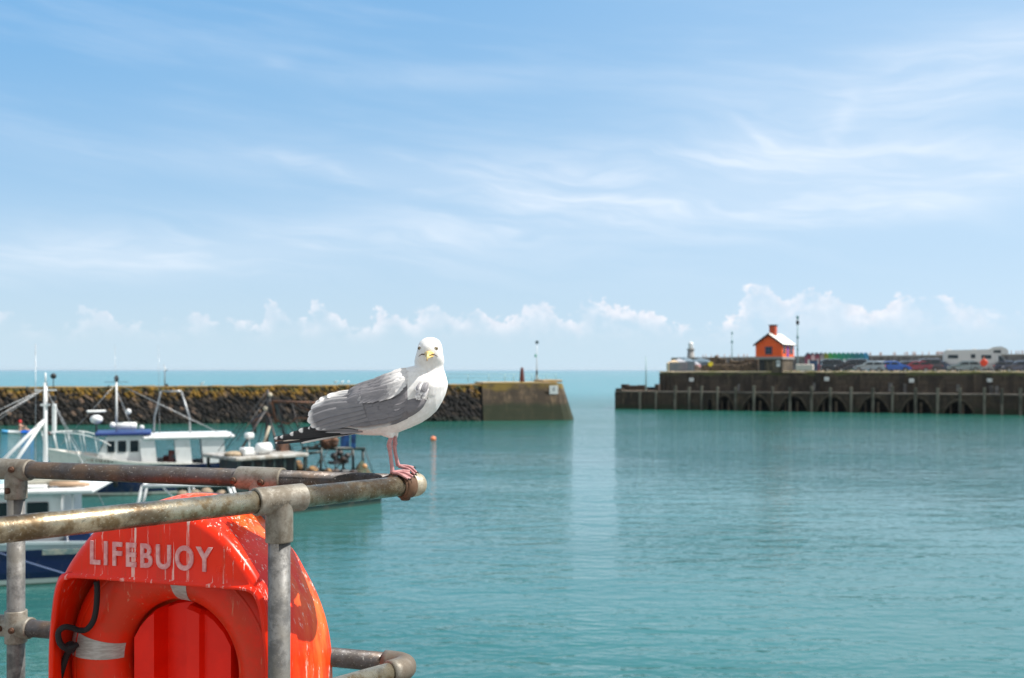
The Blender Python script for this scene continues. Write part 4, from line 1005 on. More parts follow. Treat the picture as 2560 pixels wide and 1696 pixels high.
# --- people
def person_mesh(pose='stand', name='person'):
    H = dict(pelvis=(0, 0, .93), chest=(0, 0, 1.28), neck=(0, 0, 1.48), head=(0, .02, 1.62), top=(0, .01, 1.73),
             sl=(-.19, 0, 1.42), el=(-.25, .02, 1.15), wl=(-.24, .10, .92), hl=(-.23, .13, .83), sr=(.19, 0, 1.42), er=(.25, .0, 1.15), wr=(.25, .05, .90), hr=(.25, .07, .81),
             pl=(-.10, 0, .88), kl=(-.11, .02, .50), al=(-.11, -.02, .09), fl=(-.12, .14, .04), pr=(.10, 0, .88), kr=(.11, .02, .50), ar=(.11, -.02, .09), fr=(.12, .14, .04))
    if pose == 'walk': H.update(kl=(-.11, .16, .52), al=(-.11, .20, .11), fl=(-.12, .35, .08), kr=(.11, -.02, .50), ar=(.11, -.26, .13), fr=(.12, -.14, .04), er=(.25, .14, 1.17), wr=(.23, .30, 1.02), hr=(.22, .36, .98), el=(-.25, -.14, 1.17), wl=(-.25, -.16, .93), hl=(-.24, -.14, .85))
    if pose == 'sit':
        for q in ('pl', 'pr', 'pelvis', 'chest', 'neck', 'head', 'top', 'sl', 'sr', 'el', 'er', 'wl', 'wr', 'hl', 'hr'): H[q] = (H[q][0], H[q][1], H[q][2] - .78)
        H.update(kl=(-.14, .42, .30), al=(-.13, .82, .10), fl=(-.13, .90, .18), kr=(.14, .42, .30), ar=(.13, .82, .10), fr=(.13, .90, .18), el=(-.30, .20, .44), wl=(-.30, .42, .46), hl=(-.29, .50, .47), er=(.30, .20, .44), wr=(.30, .42, .50), hr=(.29, .50, .51))
    ed = [('pelvis', 'chest'), ('chest', 'neck'), ('neck', 'head'), ('head', 'top'), ('chest', 'sl'), ('sl', 'el'), ('el', 'wl'), ('wl', 'hl'), ('chest', 'sr'), ('sr', 'er'), ('er', 'wr'), ('wr', 'hr'), ('pelvis', 'pl'), ('pl', 'kl'), ('kl', 'al'), ('al', 'fl'), ('pelvis', 'pr'), ('pr', 'kr'), ('kr', 'ar'), ('ar', 'fr')]
    rad = dict(pelvis=.14, chest=.155, neck=.06, head=.095, top=.06, sl=.07, el=.05, wl=.035, hl=.035, sr=.07, er=.05, wr=.035, hr=.035, pl=.095, kl=.065, al=.045, fl=.035, pr=.095, kr=.065, ar=.045, fr=.035)
    ks = list(H); me = bpy.data.meshes.new(name); me.from_pydata([H[a] for a in ks], [(ks.index(a), ks.index(b_)) for a, b_ in ed], [])
    o = bpy.data.objects.new('tmp', me); COL.objects.link(o); md = o.modifiers.new('s', 'SKIN')
    for i, a in enumerate(ks): me.skin_vertices[0].data[i].radius = (rad[a], rad[a] * (.8 if a in ('chest', 'pelvis') else 1)); me.skin_vertices[0].data[i].use_root = (a == 'pelvis')
    o.modifiers.new('b', 'SUBSURF').levels = 1
    bpy.context.view_layer.update()
    m2 = bpy.data.meshes.new_from_object(o.evaluated_get(bpy.context.evaluated_depsgraph_get())); bpy.data.objects.remove(o); m2.name = name
    off = -.78 if pose == 'sit' else 0
    for f in m2.polygons:
        z = f.center.z - off; f.use_smooth = True
        f.material_index = 0 if z > 1.47 or (abs(f.center.x) > .2 and z < .95 and pose != 'sit') else (1 if z > .93 else 2)
    return m2
PM = {p_: person_mesh(p_) for p_ in ('stand', 'walk', 'sit')}
def person(loc, rz, pose, shirt, legs, label, group=None, hair=None):
    me = PM[pose].copy(); me.materials.clear()
    for m in (skin, shirt, legs): me.materials.append(m)
    o = bpy.data.objects.new('person', me); COL.objects.link(o); o.location = loc; o.rotation_euler = (0, 0, rz)
    return tag(o, label, 'person', group)

# --- kayak and paddler far left
ky = at(44, 1083, 86); ky.z = 0
kr = empty('kayak', ky, R(8), 'white and blue kayak on the water at the far left below the breakwater', 'kayak')
rings = []
for i in range(15):
    t = i / 14; x_ = (t - .5) * 2.6; wv_ = .36 * math.sin(math.pi * min(max(t, .02), .98)) ** .6; up_ = .10 * abs(2 * t - 1) ** 3
    rings.append([Vector((x_, wv_ * math.cos(a * math.pi / 6), .10 + up_ + .17 * math.sin(a * math.pi / 6))) for a in range(12)])
m_k, b, k = nodes_of('kayak_shell', .3); xx = k.sep(k.n('ShaderNodeTexCoord').outputs['Object'])[0]
k.put(b.inputs['Base Color'], k.mix(k.m('GREATER_THAN', xx, .35), k.mix(k.m('LESS_THAN', xx, -.7), (.75, .77, .76), (.08, .35, .62)), (.02, .16, .70)))
local(MB().loft(rings).build('kayak_hull', m_k, kr))
pd = person(ky + Vector((.22, 0, .12)), R(-80), 'sit', mat('pale_red_top', (.55, .20, .16), .8), dark, 'paddler in pale top and bright red cap sitting in the kayak')
cap = MB().ball((0, .0, .90), (.14, .14, .15), 12, 8).build('cap', red, None); cap.parent = pd
pr_ = empty('paddle', ky + Vector((.22, -.2, .45)), 0, 'dark paddle held by the kayaker', 'paddle')
local(MB().tube([(-.4, 0, .35), (.35, -.3, -.45)], .018, 6).build('shaft', dark, pr_)); local(MB().ball((.40, -.33, -.5), (.07, .03, .16), 8, 6).build('blade', dark, pr_))
# --- buoys
def buoy_(px, py, Y, r_, m, label):
    p = at(px, py, Y); p.z = 0; e = empty('mooring_buoy', p, 0, label, 'buoy', 'mooring buoys'); 
    local(MB().ball((0, 0, r_ * .55), r_, 18, 12).build('float', m, e)); local(MB().tube([(0, 0, r_ * 1.5), (0, 0, r_ * 1.75)], r_ * .15, 8).build('eye', dark, e))
buoy_(1083, 1100, 77.5, .22, salmon, 'pale orange round buoy floating on the water right of the seagull')
buoy_(124, 1086, 84, .20, mat('brown_float', (.10, .04, .03), .6), 'dark brown round buoy afloat behind the white mast at left')
# ------------------------------------------------------------------ left breakwater of pitched stone
m_st, b, k = nodes_of('pitched_stone', .9)
p = k.n('ShaderNodeTexCoord').outputs['Object']; X_, Y_, Z_ = k.sep(p)
rn = k.n('ShaderNodeAttribute', attribute_name='fc').outputs['Fac']
col = k.ramp(rn, [(0, (.005, .004, .004)), (.5, (.014, .011, .009)), (.82, (.050, .037, .027)), (1, (.17, .11, .075))])
lich = k.m('ADD', Z_, k.m('MULTIPLY', k.noise(p, .8, 5, .7), 2.6))
ln = k.noise(p, 1.6, 5, .7)
col = k.mix(k.m('MULTIPLY', k.mapr(lich, 3.7, 4.7), k.mapr(ln, .42, .60)), col, (.26, .14, .012))
col = k.mix(k.m('MULTIPLY', k.mapr(Z_, 3.0, 3.7), k.mapr(k.noise(p, .9, 4), .45, .6, 0, .7)), col, (.07, .085, .02))
col = k.mix(k.m('MULTIPLY', k.mapr(Z_, .7, .1), .6), col, (.012, .022, .014))
k.put(b.inputs['Base Color'], col)
bn = k.n('ShaderNodeBump'); bn.inputs['Distance'].default_value = .08; k.put(bn.inputs['Height'], k.noise(p, 3, 5, .7)); m_st.node_tree.links.new(bn.outputs[0], b.inputs['Normal'])
def masonry(name, c1, c2, band=None, top=None, bw=1.1, bh=.45, dark_low=.9):
    m, b, k = nodes_of(name, .9); p = k.n('ShaderNodeTexCoord').outputs['Object']; X_, Y_, Z_ = k.sep(p)
    br = k.n('ShaderNodeTexBrick'); k.put(br.inputs['Vector'], k.comb(X_, Z_, 0)); br.inputs['Scale'].default_value = 1; br.inputs['Brick Width'].default_value = bw; br.inputs['Row Height'].default_value = bh
    br.inputs['Mortar Size'].default_value = .025; k.put(br.inputs['Color1'], (*c1, 1)); k.put(br.inputs['Color2'], (*c2, 1)); k.put(br.inputs['Mortar'], (c1[0] * .4, c1[1] * .4, c1[2] * .4, 1))
    col = br.outputs[0]
    n_ = k.noise(k.scalev(p, (1, 1, .25)), .9, 7, .7); col = k.mix(k.mapr(n_, .44, .56, 0, .92), col, (c1[0] * .35, c1[1] * .36, c1[2] * .36))
    col = k.mix(k.mapr(k.noise(k.scalev(p, (1.2, 1, .22)), 1.1, 6, .72), .54, .68, 0, .75), col, (c1[0] * 2.0, c1[1] * 2.0, c1[2] * 1.9))
    if top: col = k.mix(k.m('MULTIPLY', k.mapr(k.m('ADD', Z_, k.m('MULTIPLY', k.noise(p, .7, 5), 1.2)), top[0], top[0] + .5), k.mapr(k.noise(p, .5, 4), .3, .55)), col, top[1])
    col = k.mix(k.mapr(k.m('ADD', Z_, k.m('MULTIPLY', k.noise(p, 1, 4), .8)), dark_low + .6, dark_low, 0, .85), col, (.016, .026, .009))
    k.put(b.inputs['Base Color'], col)
    bn = k.n('ShaderNodeBump'); bn.inputs['Distance'].default_value = .06; k.put(bn.inputs['Height'], k.m('ADD', n_, k.m('MULTIPLY', br.outputs[1], -.4))); m.node_tree.links.new(bn.outputs[0], b.inputs['Normal']); return m
BW0 = Vector((-80, 92.3, 0)); BW1 = Vector((6.48, 109, 0)); bd = (BW1 - BW0); BL = bd.length; bd.normalize(); bnrm = Vector((-bd.y, bd.x, 0))
brk = empty('breakwater', BW0, math.atan2(bd.y, bd.x), 'long dark stone breakwater with ochre lichen along its top, left and centre of the harbour', 'breakwater')
sT = BL - 9.7; zt = lambda s_: 3.55 + .30 * s_ / BL
mb = MB(); mb.loft([[Vector((s_, y_, z_)) for y_, z_ in ((.15, -2), (.15, 0), (1.35, zt(s_) - .15), (7, zt(s_) - .15), (8.3, -2))] for s_ in (0, sT * .5, sT)], sm=False)
local(mb.build('wall_core', mat('dark_core_stone', (.010, .010, .010), .95), brk))
fb = FB(); rr = random.Random(2)
s_ = 0; bas = R(44)
rows = 12
for r_ in range(rows):
    z0 = .15 + r_ * .325; s_ = rr.uniform(0, .4)
    while s_ < sT - .3:
        z = z0 + rr.uniform(-.09, .09) + (zt(s_) - 3.7) * r_ / rows
        if z > zt(s_) + .05: break
        y_ = .15 + 1.2 * z / 3.7; w_ = rr.uniform(.20, .42); h_ = rr.uniform(.42, .80); dpt = rr.uniform(.35, .55); an = bas + rr.uniform(-.25, .25)
        M_ = Matrix.Rotation(R(-17) , 3, 'X') @ Matrix.Rotation(-(math.pi / 2 - an) , 3, 'Y')
        q = MB(); q.box((s_, y_ + rr.uniform(-.10, .04), z), (w_, dpt, h_), M=M_, bev=.07)
        v = rr.random() ** 1.7; fb.addc(q.v, q.f, [(v, v, v)] * len(q.v), sm=False)
        s_ += w_ * 1.36 + rr.uniform(.0, .10)
local(fb.build('stone_facing', m_st, brk))
mb = MB(); s_ = 0
while s_ < sT:
    w_ = rr.uniform(.9, 1.6); mb.box((s_ + w_ / 2, 3.9, zt(s_) + rr.uniform(-.04, .04)), (w_ - .03, 5.6, .2), bev=.03); s_ += w_
local(mb.build('coping', mat('lichened_coping', (.12, .09, .035), .9, c2=(.26, .15, .03), sc=.8, lo=.4, hi=.6), brk))
ma_m = masonry('brown_masonry', (.12, .082, .048), (.055, .040, .026), top=(3.75, (.17, .115, .02)), dark_low=1.9)
e0, e1 = sT, BL + .8; mb = MB()
secs = [(e0, 3.95, 0, 0), (e1 - 1.6, 4.0, 0, 0), (e1 - .8, 4.0, .25, .25), (e1 - .25, 3.98, .9, .8), (e1, 3.95, 2.2, 2.0)]
rings = []
for s_, z_, y0, xs_ in secs:
    f = (s_ - e0) / (e1 - e0); k_ = -1.15 * f ** 3
    rings.append([Vector((s_, y0, -2)), Vector((s_, y0, 0)), Vector((s_ + k_, y0 + 1.05, z_)), Vector((s_ + k_, 7.2 - y0, z_)), Vector((s_, 8.3 - y0, -2))])
mb.loft(rings, sm=False); local(mb.build('masonry_head', ma_m, brk))
mb = MB(); mb.box(((e0 + e1) / 2 - 1.0, 4.1, 4.06), (e1 - e0 - 2.2, 6.1, .16), bev=.04); mb.box((e1 - 2.5, 3.9, 4.26), (2.2, 4.6, .26), bev=.05)
local(mb.build('coping', mat('ochre_coping', (.34, .23, .08), .9, c2=(.40, .29, .17), sc=.6), brk))
def bws(px, t):   # distance along the breakwater seen at an image column
    a = (px - 1280) / F; o = BW0 + bnrm * t; return (o.x - a * o.y) / (a * bd.y - bd.x)
def bwp(px, t, z): s_ = bws(px, t); p = BW0 + bnrm * t + bd * s_; p.z = z; return p
rl = empty('breakwater_railing', bwp(1260, 6.4, 4.1), 0, 'thin grey railing along the far edge of the breakwater head', 'railing')
pxs = [1120, 1170, 1222, 1262, 1284, 1330, 1345, 1366, 1390]
for px in pxs: MB().tube([bwp(px, 6.4, 4.1), bwp(px, 6.4, 5.02)], .035, 8).build('post', tealgrey, rl)
for z_ in (5.0, 4.6): MB().tube([bwp(1110, 6.4, z_), bwp(1393, 6.4, z_)], .022, 6).build('rail', tealgrey, rl)
mb = MB(); q = bwp(1305, 4, 4.1); mb.tube([q, q + Vector((0, 0, .3)), q + Vector((0, 0, 1.1)), q + Vector((0, 0, 1.55)), q + Vector((0, 0, 1.66))], [.30, .29, .22, .16, .12], 14)
tag(mb.build('bollard', mat('dark_red_iron', (.10, .02, .018), .7)), 'dark red tapering iron post standing on the breakwater head', 'post')
q = bwp(1342, 5, 4.1); lm = empty('beacon_mast', q, 0, 'slender pale mast with dark lamp on top at the breakwater head', 'beacon')
local(MB().tube([(0, 0, 0), (0, 0, 4.5)], [.07, .045], 10).build('pole', mat('pale_pole', (.50, .55, .58), .4), lm)); local(MB().box((.02, 0, 4.55), (.34, .3, .32), bev=.04).build('lamp', mat('dark_teal', (.03, .07, .08), .5), lm))
local(MB().box((-.14, 0, 3.0), (.22, .2, .34), bev=.04).build('green_lamp', mat('green_lamp', (.12, .45, .36), .4), lm)); local(MB().box((0, 0, 1.1), (.2, .2, .5), bev=.03).tube([(-.35, 0, 0), (-.05, 0, .9)], .03, 6).build('control_box', dark, lm))
q = bwp(412, 5, 3.7); lm = empty('beacon_mast', q, 0, 'thin grey mast with small side lamps on the breakwater above the middle boat', 'beacon')
local(MB().tube([(0, 0, 0), (0, 0, 2.2)], [.06, .05], 8).tube([(0, 0, 2.1), (-.12, 0, 2.35)], .03, 6).build('pole', alu, lm)); local(MB().box((.18, 0, 1.75), (.12, .12, .16), bev=.02).tube([(0, 0, 1.7), (.15, 0, 1.7)], .02, 6).build('lamp', black, lm)); local(MB().box((.2, 0, .15), (.25, .2, .3)).build('control_box', black, lm))
q = bwp(1385, -.0, 3.35); s0 = bws(1387, .2)
sg_ = empty('harbour_sign', BW0 + bd * s0 + bnrm * .72 + Vector((0, 0, 3.3)), math.atan2(bd.y, bd.x), 'square white notice board on the right end of the breakwater', 'sign')
local(MB().box((0, .0, 0), (.95, .06, .95), bev=.01).build('board', white, sg_)); local(MB().box((0, -.034, .08), (.22, .012, .36)).build('symbol', alu, sg_))
# gulls resting on the breakwater
def small_gull(loc, rz, label):
    e = empty('resting_gull', loc, rz, label, 'seagull', 'gulls resting on the breakwater')
    m_ = MB(); m_.loft([[Vector((x_, r_ * math.cos(a * math.pi / 5), z_ + r_ * .9 * math.sin(a * math.pi / 5))) for a in range(10)] for x_, r_, z_ in ((-.26, .015, .19), (-.12, .06, .21), (0, .085, .22), (.10, .08, .25), (.15, .05, .31), (.17, .042, .36), (.20, .045, .39), (.24, .02, .38), (.28, .006, .37))])
    for y_ in (-.03, .03): m_.tube([(.0, y_, .17), (.0, y_, 0)], .008, 6)
    local(m_.build('body', white, e)); local(MB().loft([[Vector((x_, r_ * math.cos(a * math.pi / 5), z_ + r_ * .5 * math.sin(a * math.pi / 5))) for a in range(10)] for x_, r_, z_ in ((-.30, .01, .20), (-.12, .070, .235), (.02, .09, .25), (.09, .05, .26))]).build('wings', alu, e)); return e
g0 = small_gull(bwp(505, 2.5, 3.85), 0, 'white gull resting on the breakwater above the middle boat'); 
for px, lb in ((839, 'left gull of three resting behind the big seagull back'), (855, 'middle gull of three resting behind the big seagull back'), (871, 'right gull of three resting behind the big seagull back')):
    dup(g0, bwp(px, 3, 3.95), R(px * 3), lb)

# ------------------------------------------------------------------ right pier
PO_ = Vector((14.56, 141, 0)); pd_ = Vector((.922, -.387, 0)).normalized(); pn_ = Vector((.387, .922, 0)).normalized(); PA = math.atan2(pd_.y, pd_.x)
def sp(px, t): a = (px - 1280) / F; o = PO_ + pn_ * t; return (o.x - a * o.y) / (a * pd_.y - pd_.x)
def pp(px, t, z=0): p = PO_ + pn_ * t + pd_ * sp(px, t); p.z = z; return p
def zz(py, px, t): return EYE - (py - 925) / F * pp(px, t).y
pier = empty('harbour_pier', PO_, PA, 'long dark harbour pier with arched openings along the waterline at right', 'pier')
m_dk = masonry('dark_pier_masonry', (.058, .040, .025), (.036, .026, .018), bw=1.4, bh=.5, dark_low=.7)
m_up = masonry('upper_pier_wall', (.074, .054, .037), (.048, .036, .026), bw=2.0, bh=.6, dark_low=-3, top=(5.2, (.09, .10, .035)))
SE = 78.0
arch = [(1768, 1781, 1.3), (1788, 1834, 1.75), (1855, 1925, 1.75), (1947, 2018, 1.78), (2042, 2118, 1.75), (2147, 2223, 1.75), (2253, 2331, 1.7), (2360, 2434, 1.35), (2600, 2680, 1.5)]
mb = MB(); cur = 0.0; ZL = 2.35; D_ = 1.6
def panel(s0, s1): mb.box(((s0 + s1) / 2, D_ / 2, ZL / 2 - 1), (s1 - s0, D_, ZL + 2))
for a0, a1, h_ in arch:
    s0, s1 = sp(a0, 0), sp(a1, 0); panel(cur, s0); n_ = 14; cv = []
    for i in range(n_ + 1):
        t = i / n_; u_ = 2 * t - 1; zc = (h_ + .15) * (1 - abs(u_) ** 2.7 * .90 - .10 * abs(u_)) ; cv.append((s0 + (s1 - s0) * t, max(zc, -.3)))
    cv[0] = (s0, -.3); cv[-1] = (s1, -.3); rings = [[Vector((x_, 0, z_)), Vector((x_, D_, z_)), Vector((x_, D_, ZL)), Vector((x_, 0, ZL))] for x_, z_ in cv]
    mb.loft(rings, caps=False, sm=False); cur = s1
panel(cur, SE); local(mb.build('arched_wall', m_dk, pier))
mb = MB()
for a0, a1, h_ in arch[1:8]:                                # raised arch rings
    s0, s1 = sp(a0, 0) - .12, sp(a1, 0) + .12; pts = []
    for i in range(17): u_ = 2 * i / 16 - 1; pts.append((s0 + (s1 - s0) * i / 16, -.05, max((h_ + .35) * (1 - abs(u_) ** 2.7 * .90 - .10 * abs(u_)), -.2)))
    mb.loft([[Vector(q), Vector(q) + Vector((0, 0, .22)), Vector(q) + Vector((0, .2, .22)), Vector(q) + Vector((0, .2, 0))] for q in pts], sm=False)
    sm_ = (s0 + s1) / 2; mb.box((sm_ + .5, .5, .4), (.3, .3, 1.9)); mb.box((s0 + .9, .7, .4), (.22, .3, 1.9))
local(mb.build('arch_ring', mat('arch_stone', (.10, .075, .05), .9, c2=(.05, .038, .026), sc=1.5), pier))
mb = MB(); mb.box((SE / 2, 1.2, 2.45), (SE, 2.5, .16)); local(mb.build('ledge', mat('pale_ledge', (.17, .145, .12), .9, c2=(.09, .08, .07), sc=.7), pier))
mb = MB(); mb.box((SE / 2, 4.2, .5), (SE, 2.0, 5.0)); local(mb.build('backing_wall', mat('arch_shade_black', (.004, .004, .004), .95), pier))  # near-black colour paints the shade inside the arches
t0 = 2.5; sU = sp(1649, t0)
mb = MB(); prf = [(t0, 2.4), (t0 + .12, 5.12), (t0 + 2, 5.12), (t0 + 2, 2.4)]
mb.loft([[Vector((sU + (.0 if z_ < 3 else .15), y_, z_)) for y_, z_ in prf], [Vector((SE, y_, z_)) for y_, z_ in prf]], sm=False)
mb.box((sU + .4, t0 - .12, 3.7), (.7, .4, 2.7)); local(mb.build('upper_wall', m_up, pier))
mb = MB(); rr = random.Random(12); s_ = sU - .1
while s_ < SE:
    w_ = rr.uniform(1.2, 2.6); mb.box((s_ + w_ / 2, t0 + .75, 5.21 + rr.uniform(-.03, .03)), (w_ - .04, 1.5, .18), bev=.03); s_ += w_
local(mb.build('coping', mat('sandy_coping', (.60, .48, .32), .9, c2=(.36, .32, .12), sc=.5, lo=.5, hi=.6), pier))
# weathering: fender piles standing along the wall
piles = [1600, 1640, 1688, 1723, 1754, 1794, 1839, 1885, 1931, 1975, 2029, 2076, 2128, 2182, 2231, 2289, 2344, 2400, 2461, 2505, 2551, 2610]
m_pile = mat('weathered_pile', (.15, .14, .11), .9, c2=(.06, .058, .045), sc=1.2, stretch=(1, 1, .4)); 
for i, px in enumerate(piles):
    s_ = sp(px, -.15); hp = (3.25 if i > 1 else 2.5) + rr.uniform(-.1, .15); w_ = rr.uniform(.28, .38)
    q = MB(); q.box((s_, -.17, hp / 2 - .5), (w_, .30, hp + 1), bev=.04); q.box((s_, -.10, hp - .25), (w_ + .12, .36, .12)); local(q.build('fender_pile', m_pile, pier))
m_pr = mat('pale_render', (.16, .15, .14), .9, c2=(.08, .08, .08), sc=2)
for px in (1847, 2036, 2226, 2262, 2395, 2478, 2492):      # patches of pale shuttering and ladders' standoffs
    local(MB().box((sp(px, t0), t0 - .03, rr.uniform(2.9, 3.3)), (rr.uniform(.25, .5), .10, rr.uniform(.7, 1.3))).build('render_patch', m_pr, pier))
for px in (2044, 2254, 2474):
    s_ = sp(px, t0); q = MB()
    for dx_ in (-.2, .2): q.box((s_ + dx_, t0 - .12, 3.9), (.06, .08, 2.6))
    for j in range(9): q.box((s_, t0 - .12, 2.75 + j * .28), (.4, .05, .05))
    e = local(q.build('ladder', black, None)); e.location = PO_; e.rotation_euler = (0, 0, PA)
    tag(e, {2044: 'black ladder on the pier wall, leftmost of three below the row of beach huts', 2254: 'black ladder on the pier wall below the red car, middle of three', 2474: 'black ladder on the pier wall below the campervan, right of three'}[px], 'ladder', 'ladders on the pier wall')
# low pier head
sH = sp(1649, 1.5)
for x_, w_, h_, y_ in ((.9, 1.0, .9, 2.2), (2.1, 1.1, .75, 2.2), (3.3, 1.2, .80, 2.2), (5.9, .55, .95, 1.0), (.5, .9, .35, .7), (4.0, .6, .5, 2.3)): local(MB().box((x_, y_, 2.53 + h_ / 2), (w_, 1.0, h_), bev=.05).build('parapet_block', m_dk, pier))
mb = MB(); mb.box((sH / 2 + .3, 1.9, 2.56), (sH - .8, 3.0, .07)); mb.box((sH / 2, 3.6, 1.2), (sH, 2.6, 2.5)); local(mb.build('head_deck', mat('sandy_deck', (.42, .32, .24), .9, c2=(.28, .22, .16), sc=1), pier))
# quay surface up to the foot of the harbour arm
mb = MB(); q1 = pp(1652, t0 + 2.0); q2 = PO_ + pd_ * SE + pn_ * (t0 + 2.0)
poly = [(q1.x, q1.y), (q2.x, q2.y), (230, 240), (190, 330), (66, 420), (62, 395)]
mb.loft([[Vector((x_, y_, -2)) for x_, y_ in poly], [Vector((x_, y_, 5.16)) for x_, y_ in poly]], sm=False)
struct(mb.build('pier_quay', mat('quay_tarmac', (.16, .15, .14), .9, c2=(.11, .105, .10), sc=.3)))
# quay-edge fence
qf = empty('quay_fence', pp(2200, 3.6, 5.3), PA, 'low dark fence along the quay edge in front of the parked cars', 'fence')
sA, sB = sp(2020, 3.7), 76
def PL(s_, t, z): q = PO_ + pd_ * s_ + pn_ * t; q.z = z; return q
s_ = sA
while s_ < sB: MB().box(PL(s_, 3.7, 5.62), (.08, .08, .68), rz=PA).build('post', dark, qf); s_ += 2.0
for z_ in (5.90, 5.62): MB().tube([PL(sA, 3.7, z_), PL(sB, 3.7, z_)], .035, 6).build('rail', dark, qf)
mb = MB(); s_ = sp(1990, 3.1)
while s_ < SE - 1: w_ = rr.uniform(.25, .7); mb.box(PL(s_, 3.1 + rr.uniform(-.2, .3), 5.33), (w_, .3, rr.uniform(.08, .24)), rz=PA + rr.uniform(-.4, .4), bev=.03); s_ += w_ + rr.uniform(.1, 1.3)
e = mb.build('kerb_rubble', mat('pale_sandstone', (.52, .42, .34), .9, c2=(.35, .30, .24), sc=2)); e['kind'] = 'stuff'; tag(e, 'pale broken stones scattered along the quay edge', 'rubble')
mb = MB(); s_ = sp(1760, 2.8)
for i in range(700):
    s_ = rr.uniform(sp(1750, 2.8), SE - 1); c = PL(s_, rr.uniform(2.42, 3.4), 5.28 + rr.uniform(-.06, .04)); a_ = rr.uniform(0, 6.28); h_ = rr.uniform(.06, .2)
    d1_ = Vector((math.cos(a_), math.sin(a_), 0)) * rr.uniform(.05, .14); mb.add([c - d1_, c + d1_, c + Vector((rr.uniform(-.1, .1), -.05 + rr.uniform(-.1, .1), h_ if rr.random() > .4 else -h_))], [(0, 1, 2)])
e = mb.build('grass', mat('coping_grass', (.10, .14, .02), .9, c2=(.22, .20, .05), sc=1), fix=False); e['kind'] = 'stuff'; tag(e, 'tufts of green grass growing over the quay edge', 'grass')
# white boxes on the wall
for px, py, lb in ((1729, 950, 'white box on the pier wall below the lighthouse, leftmost of the four'), (2067, 948, 'white box on the pier wall just right of the orange house'), (2279, 952, 'white box on the pier wall below the red car'), (2474, 951, 'white box on the pier wall below the campervan')):
    z_ = zz(py, px, t0); q = PL(sp(px, t0), t0 - .05, z_); e = empty('wall_box', q, PA, lb, 'wall box', 'white boxes along the pier wall')
    local(MB().box((0, 0, 0), (.62, .22, .52), bev=.05).build('case', white, e)); local(MB().box((0, -.12, -.05), (.30, .02, .06)).build('slot', alu, e))

# ------------------------------------------------------------------ things on the quay
# orange house on its stone base
hx0 = at(1955, 925, 134.0); TH = R(35); ea = Vector((-math.cos(TH), math.sin(TH), 0)); eb = Vector((math.sin(TH), math.cos(TH), 0))
WG, LG = 3.70, 4.7; zb, ze, zr = 7.28, 8.98, 10.30
hs = empty('small_house', Vector((hx0.x, hx0.y, 5.16)), 0, 'small bright orange house with white roof and brick chimney on a stone base', 'house')
HP = lambda a_, b_, z_: Vector((hx0.x, hx0.y, 0)) + ea * a_ + eb * b_ + Vector((0, 0, z_))
mb = MB(); gb = [(0, zb), (WG, zb), (WG, ze), (WG / 2, zr), (0, ze)]
mb.loft([[HP(a_, b_, z_) for a_, z_ in gb] for b_ in (0, LG)], sm=False); wl_ = mb.build('wall', orange, hs)
mb = MB()
for sg in (0, 1):
    e_ = (-.25, ze - .18) if sg == 0 else (WG + .25, ze - .18); rr_ = (WG / 2, zr + .02)
    a_, b_ = e_, rr_; mb.loft([[HP(a_[0], y_, a_[1] + .05), HP(b_[0], y_, b_[1] + .05), HP(b_[0], y_, b_[1] + .15), HP(a_[0], y_, a_[1] + .15)] for y_ in (-.22, LG + .2)], sm=False)
rf = mb.build('roof', mat('pale_roof', (.74, .73, .66), .6), hs)
mb = MB()
for a_, b_ in (((-.27, ze - .19), (WG / 2, zr + .01)), ((WG + .27, ze - .19), (WG / 2, zr + .01))):
    mb.loft([[HP(a_[0], -.27, a_[1] - .10), HP(a_[0], -.27, a_[1] + .16), HP(a_[0], -.20, a_[1] + .16), HP(a_[0], -.20, a_[1] - .10)], [HP(b_[0], -.27, b_[1] - .10), HP(b_[0], -.27, b_[1] + .16), HP(b_[0], -.20, b_[1] + .16), HP(b_[0], -.20, b_[1] - .10)]], sm=False)
mb.tube([HP(-.28, -.25, ze - .10), HP(-.28, LG + .2, ze - .10)], .06, 8); mb.build('bargeboard', black, hs)
cc_ = HP(WG / 2 - .05, 1.55, 0); mb = MB().box((cc_.x, cc_.y, zr + .42), (.82, .82, 1.7), rz=math.atan2(eb.y, eb.x)); ch_ = mb.build('chimney', brick, rf)
MB().box((cc_.x, cc_.y, zr + 1.30), (.98, .98, .14), rz=math.atan2(eb.y, eb.x)).build('chimney_cap', dark, ch_)
def hwin(a_, b_, face, w_, h_, z_, m=navy, name='window', d=.06):
    ax_, nn_ = (ea, -eb) if face == 'g' else (eb, -ea)
    c = HP(a_, b_, z_) + nn_ * .03; rz_ = math.atan2(ax_.y, ax_.x)
    f = MB().box(c, (w_, d, h_), rz=rz_, bev=.01).build(name, m, hs)
    if name == 'window':
        for du in (-.25, .25):
            for dv in (-.25, .25): MB().box(c + ax_ * (w_ * du) + nn_ * .035 + Vector((0, 0, h_ * dv)), (w_ * .36, .01, h_ * .36), rz=rz_).build('pane', glass, f)
    return f
hwin(WG / 2 + .0, 0, 'g', .98, 1.05, 8.12); hwin(0, .85, 's', .72, 1.10, 8.28); hwin(0, 2.15, 's', .55, 1.75, 8.05, mat('violet_door', (.09, .07, .42), .5), 'door'); hwin(0, 3.55, 's', 1.15, 1.2, 8.26)
mb = MB()
for b_ in (.30, 1.42, 2.75, 4.1): mb.box(HP(0, b_, 8.1) - ea * .03, (.10, .06, 1.65), rz=math.atan2(eb.y, eb.x))
mb.build('batten', mat('pale_orange_paint', (.80, .28, .15), .6), hs)
mb = MB(); M_ = [HP(WG - .35, .2, 0), HP(0.05, .2, 0), HP(0.05, LG - .3, 0), HP(WG - .35, LG - .3, 0)]
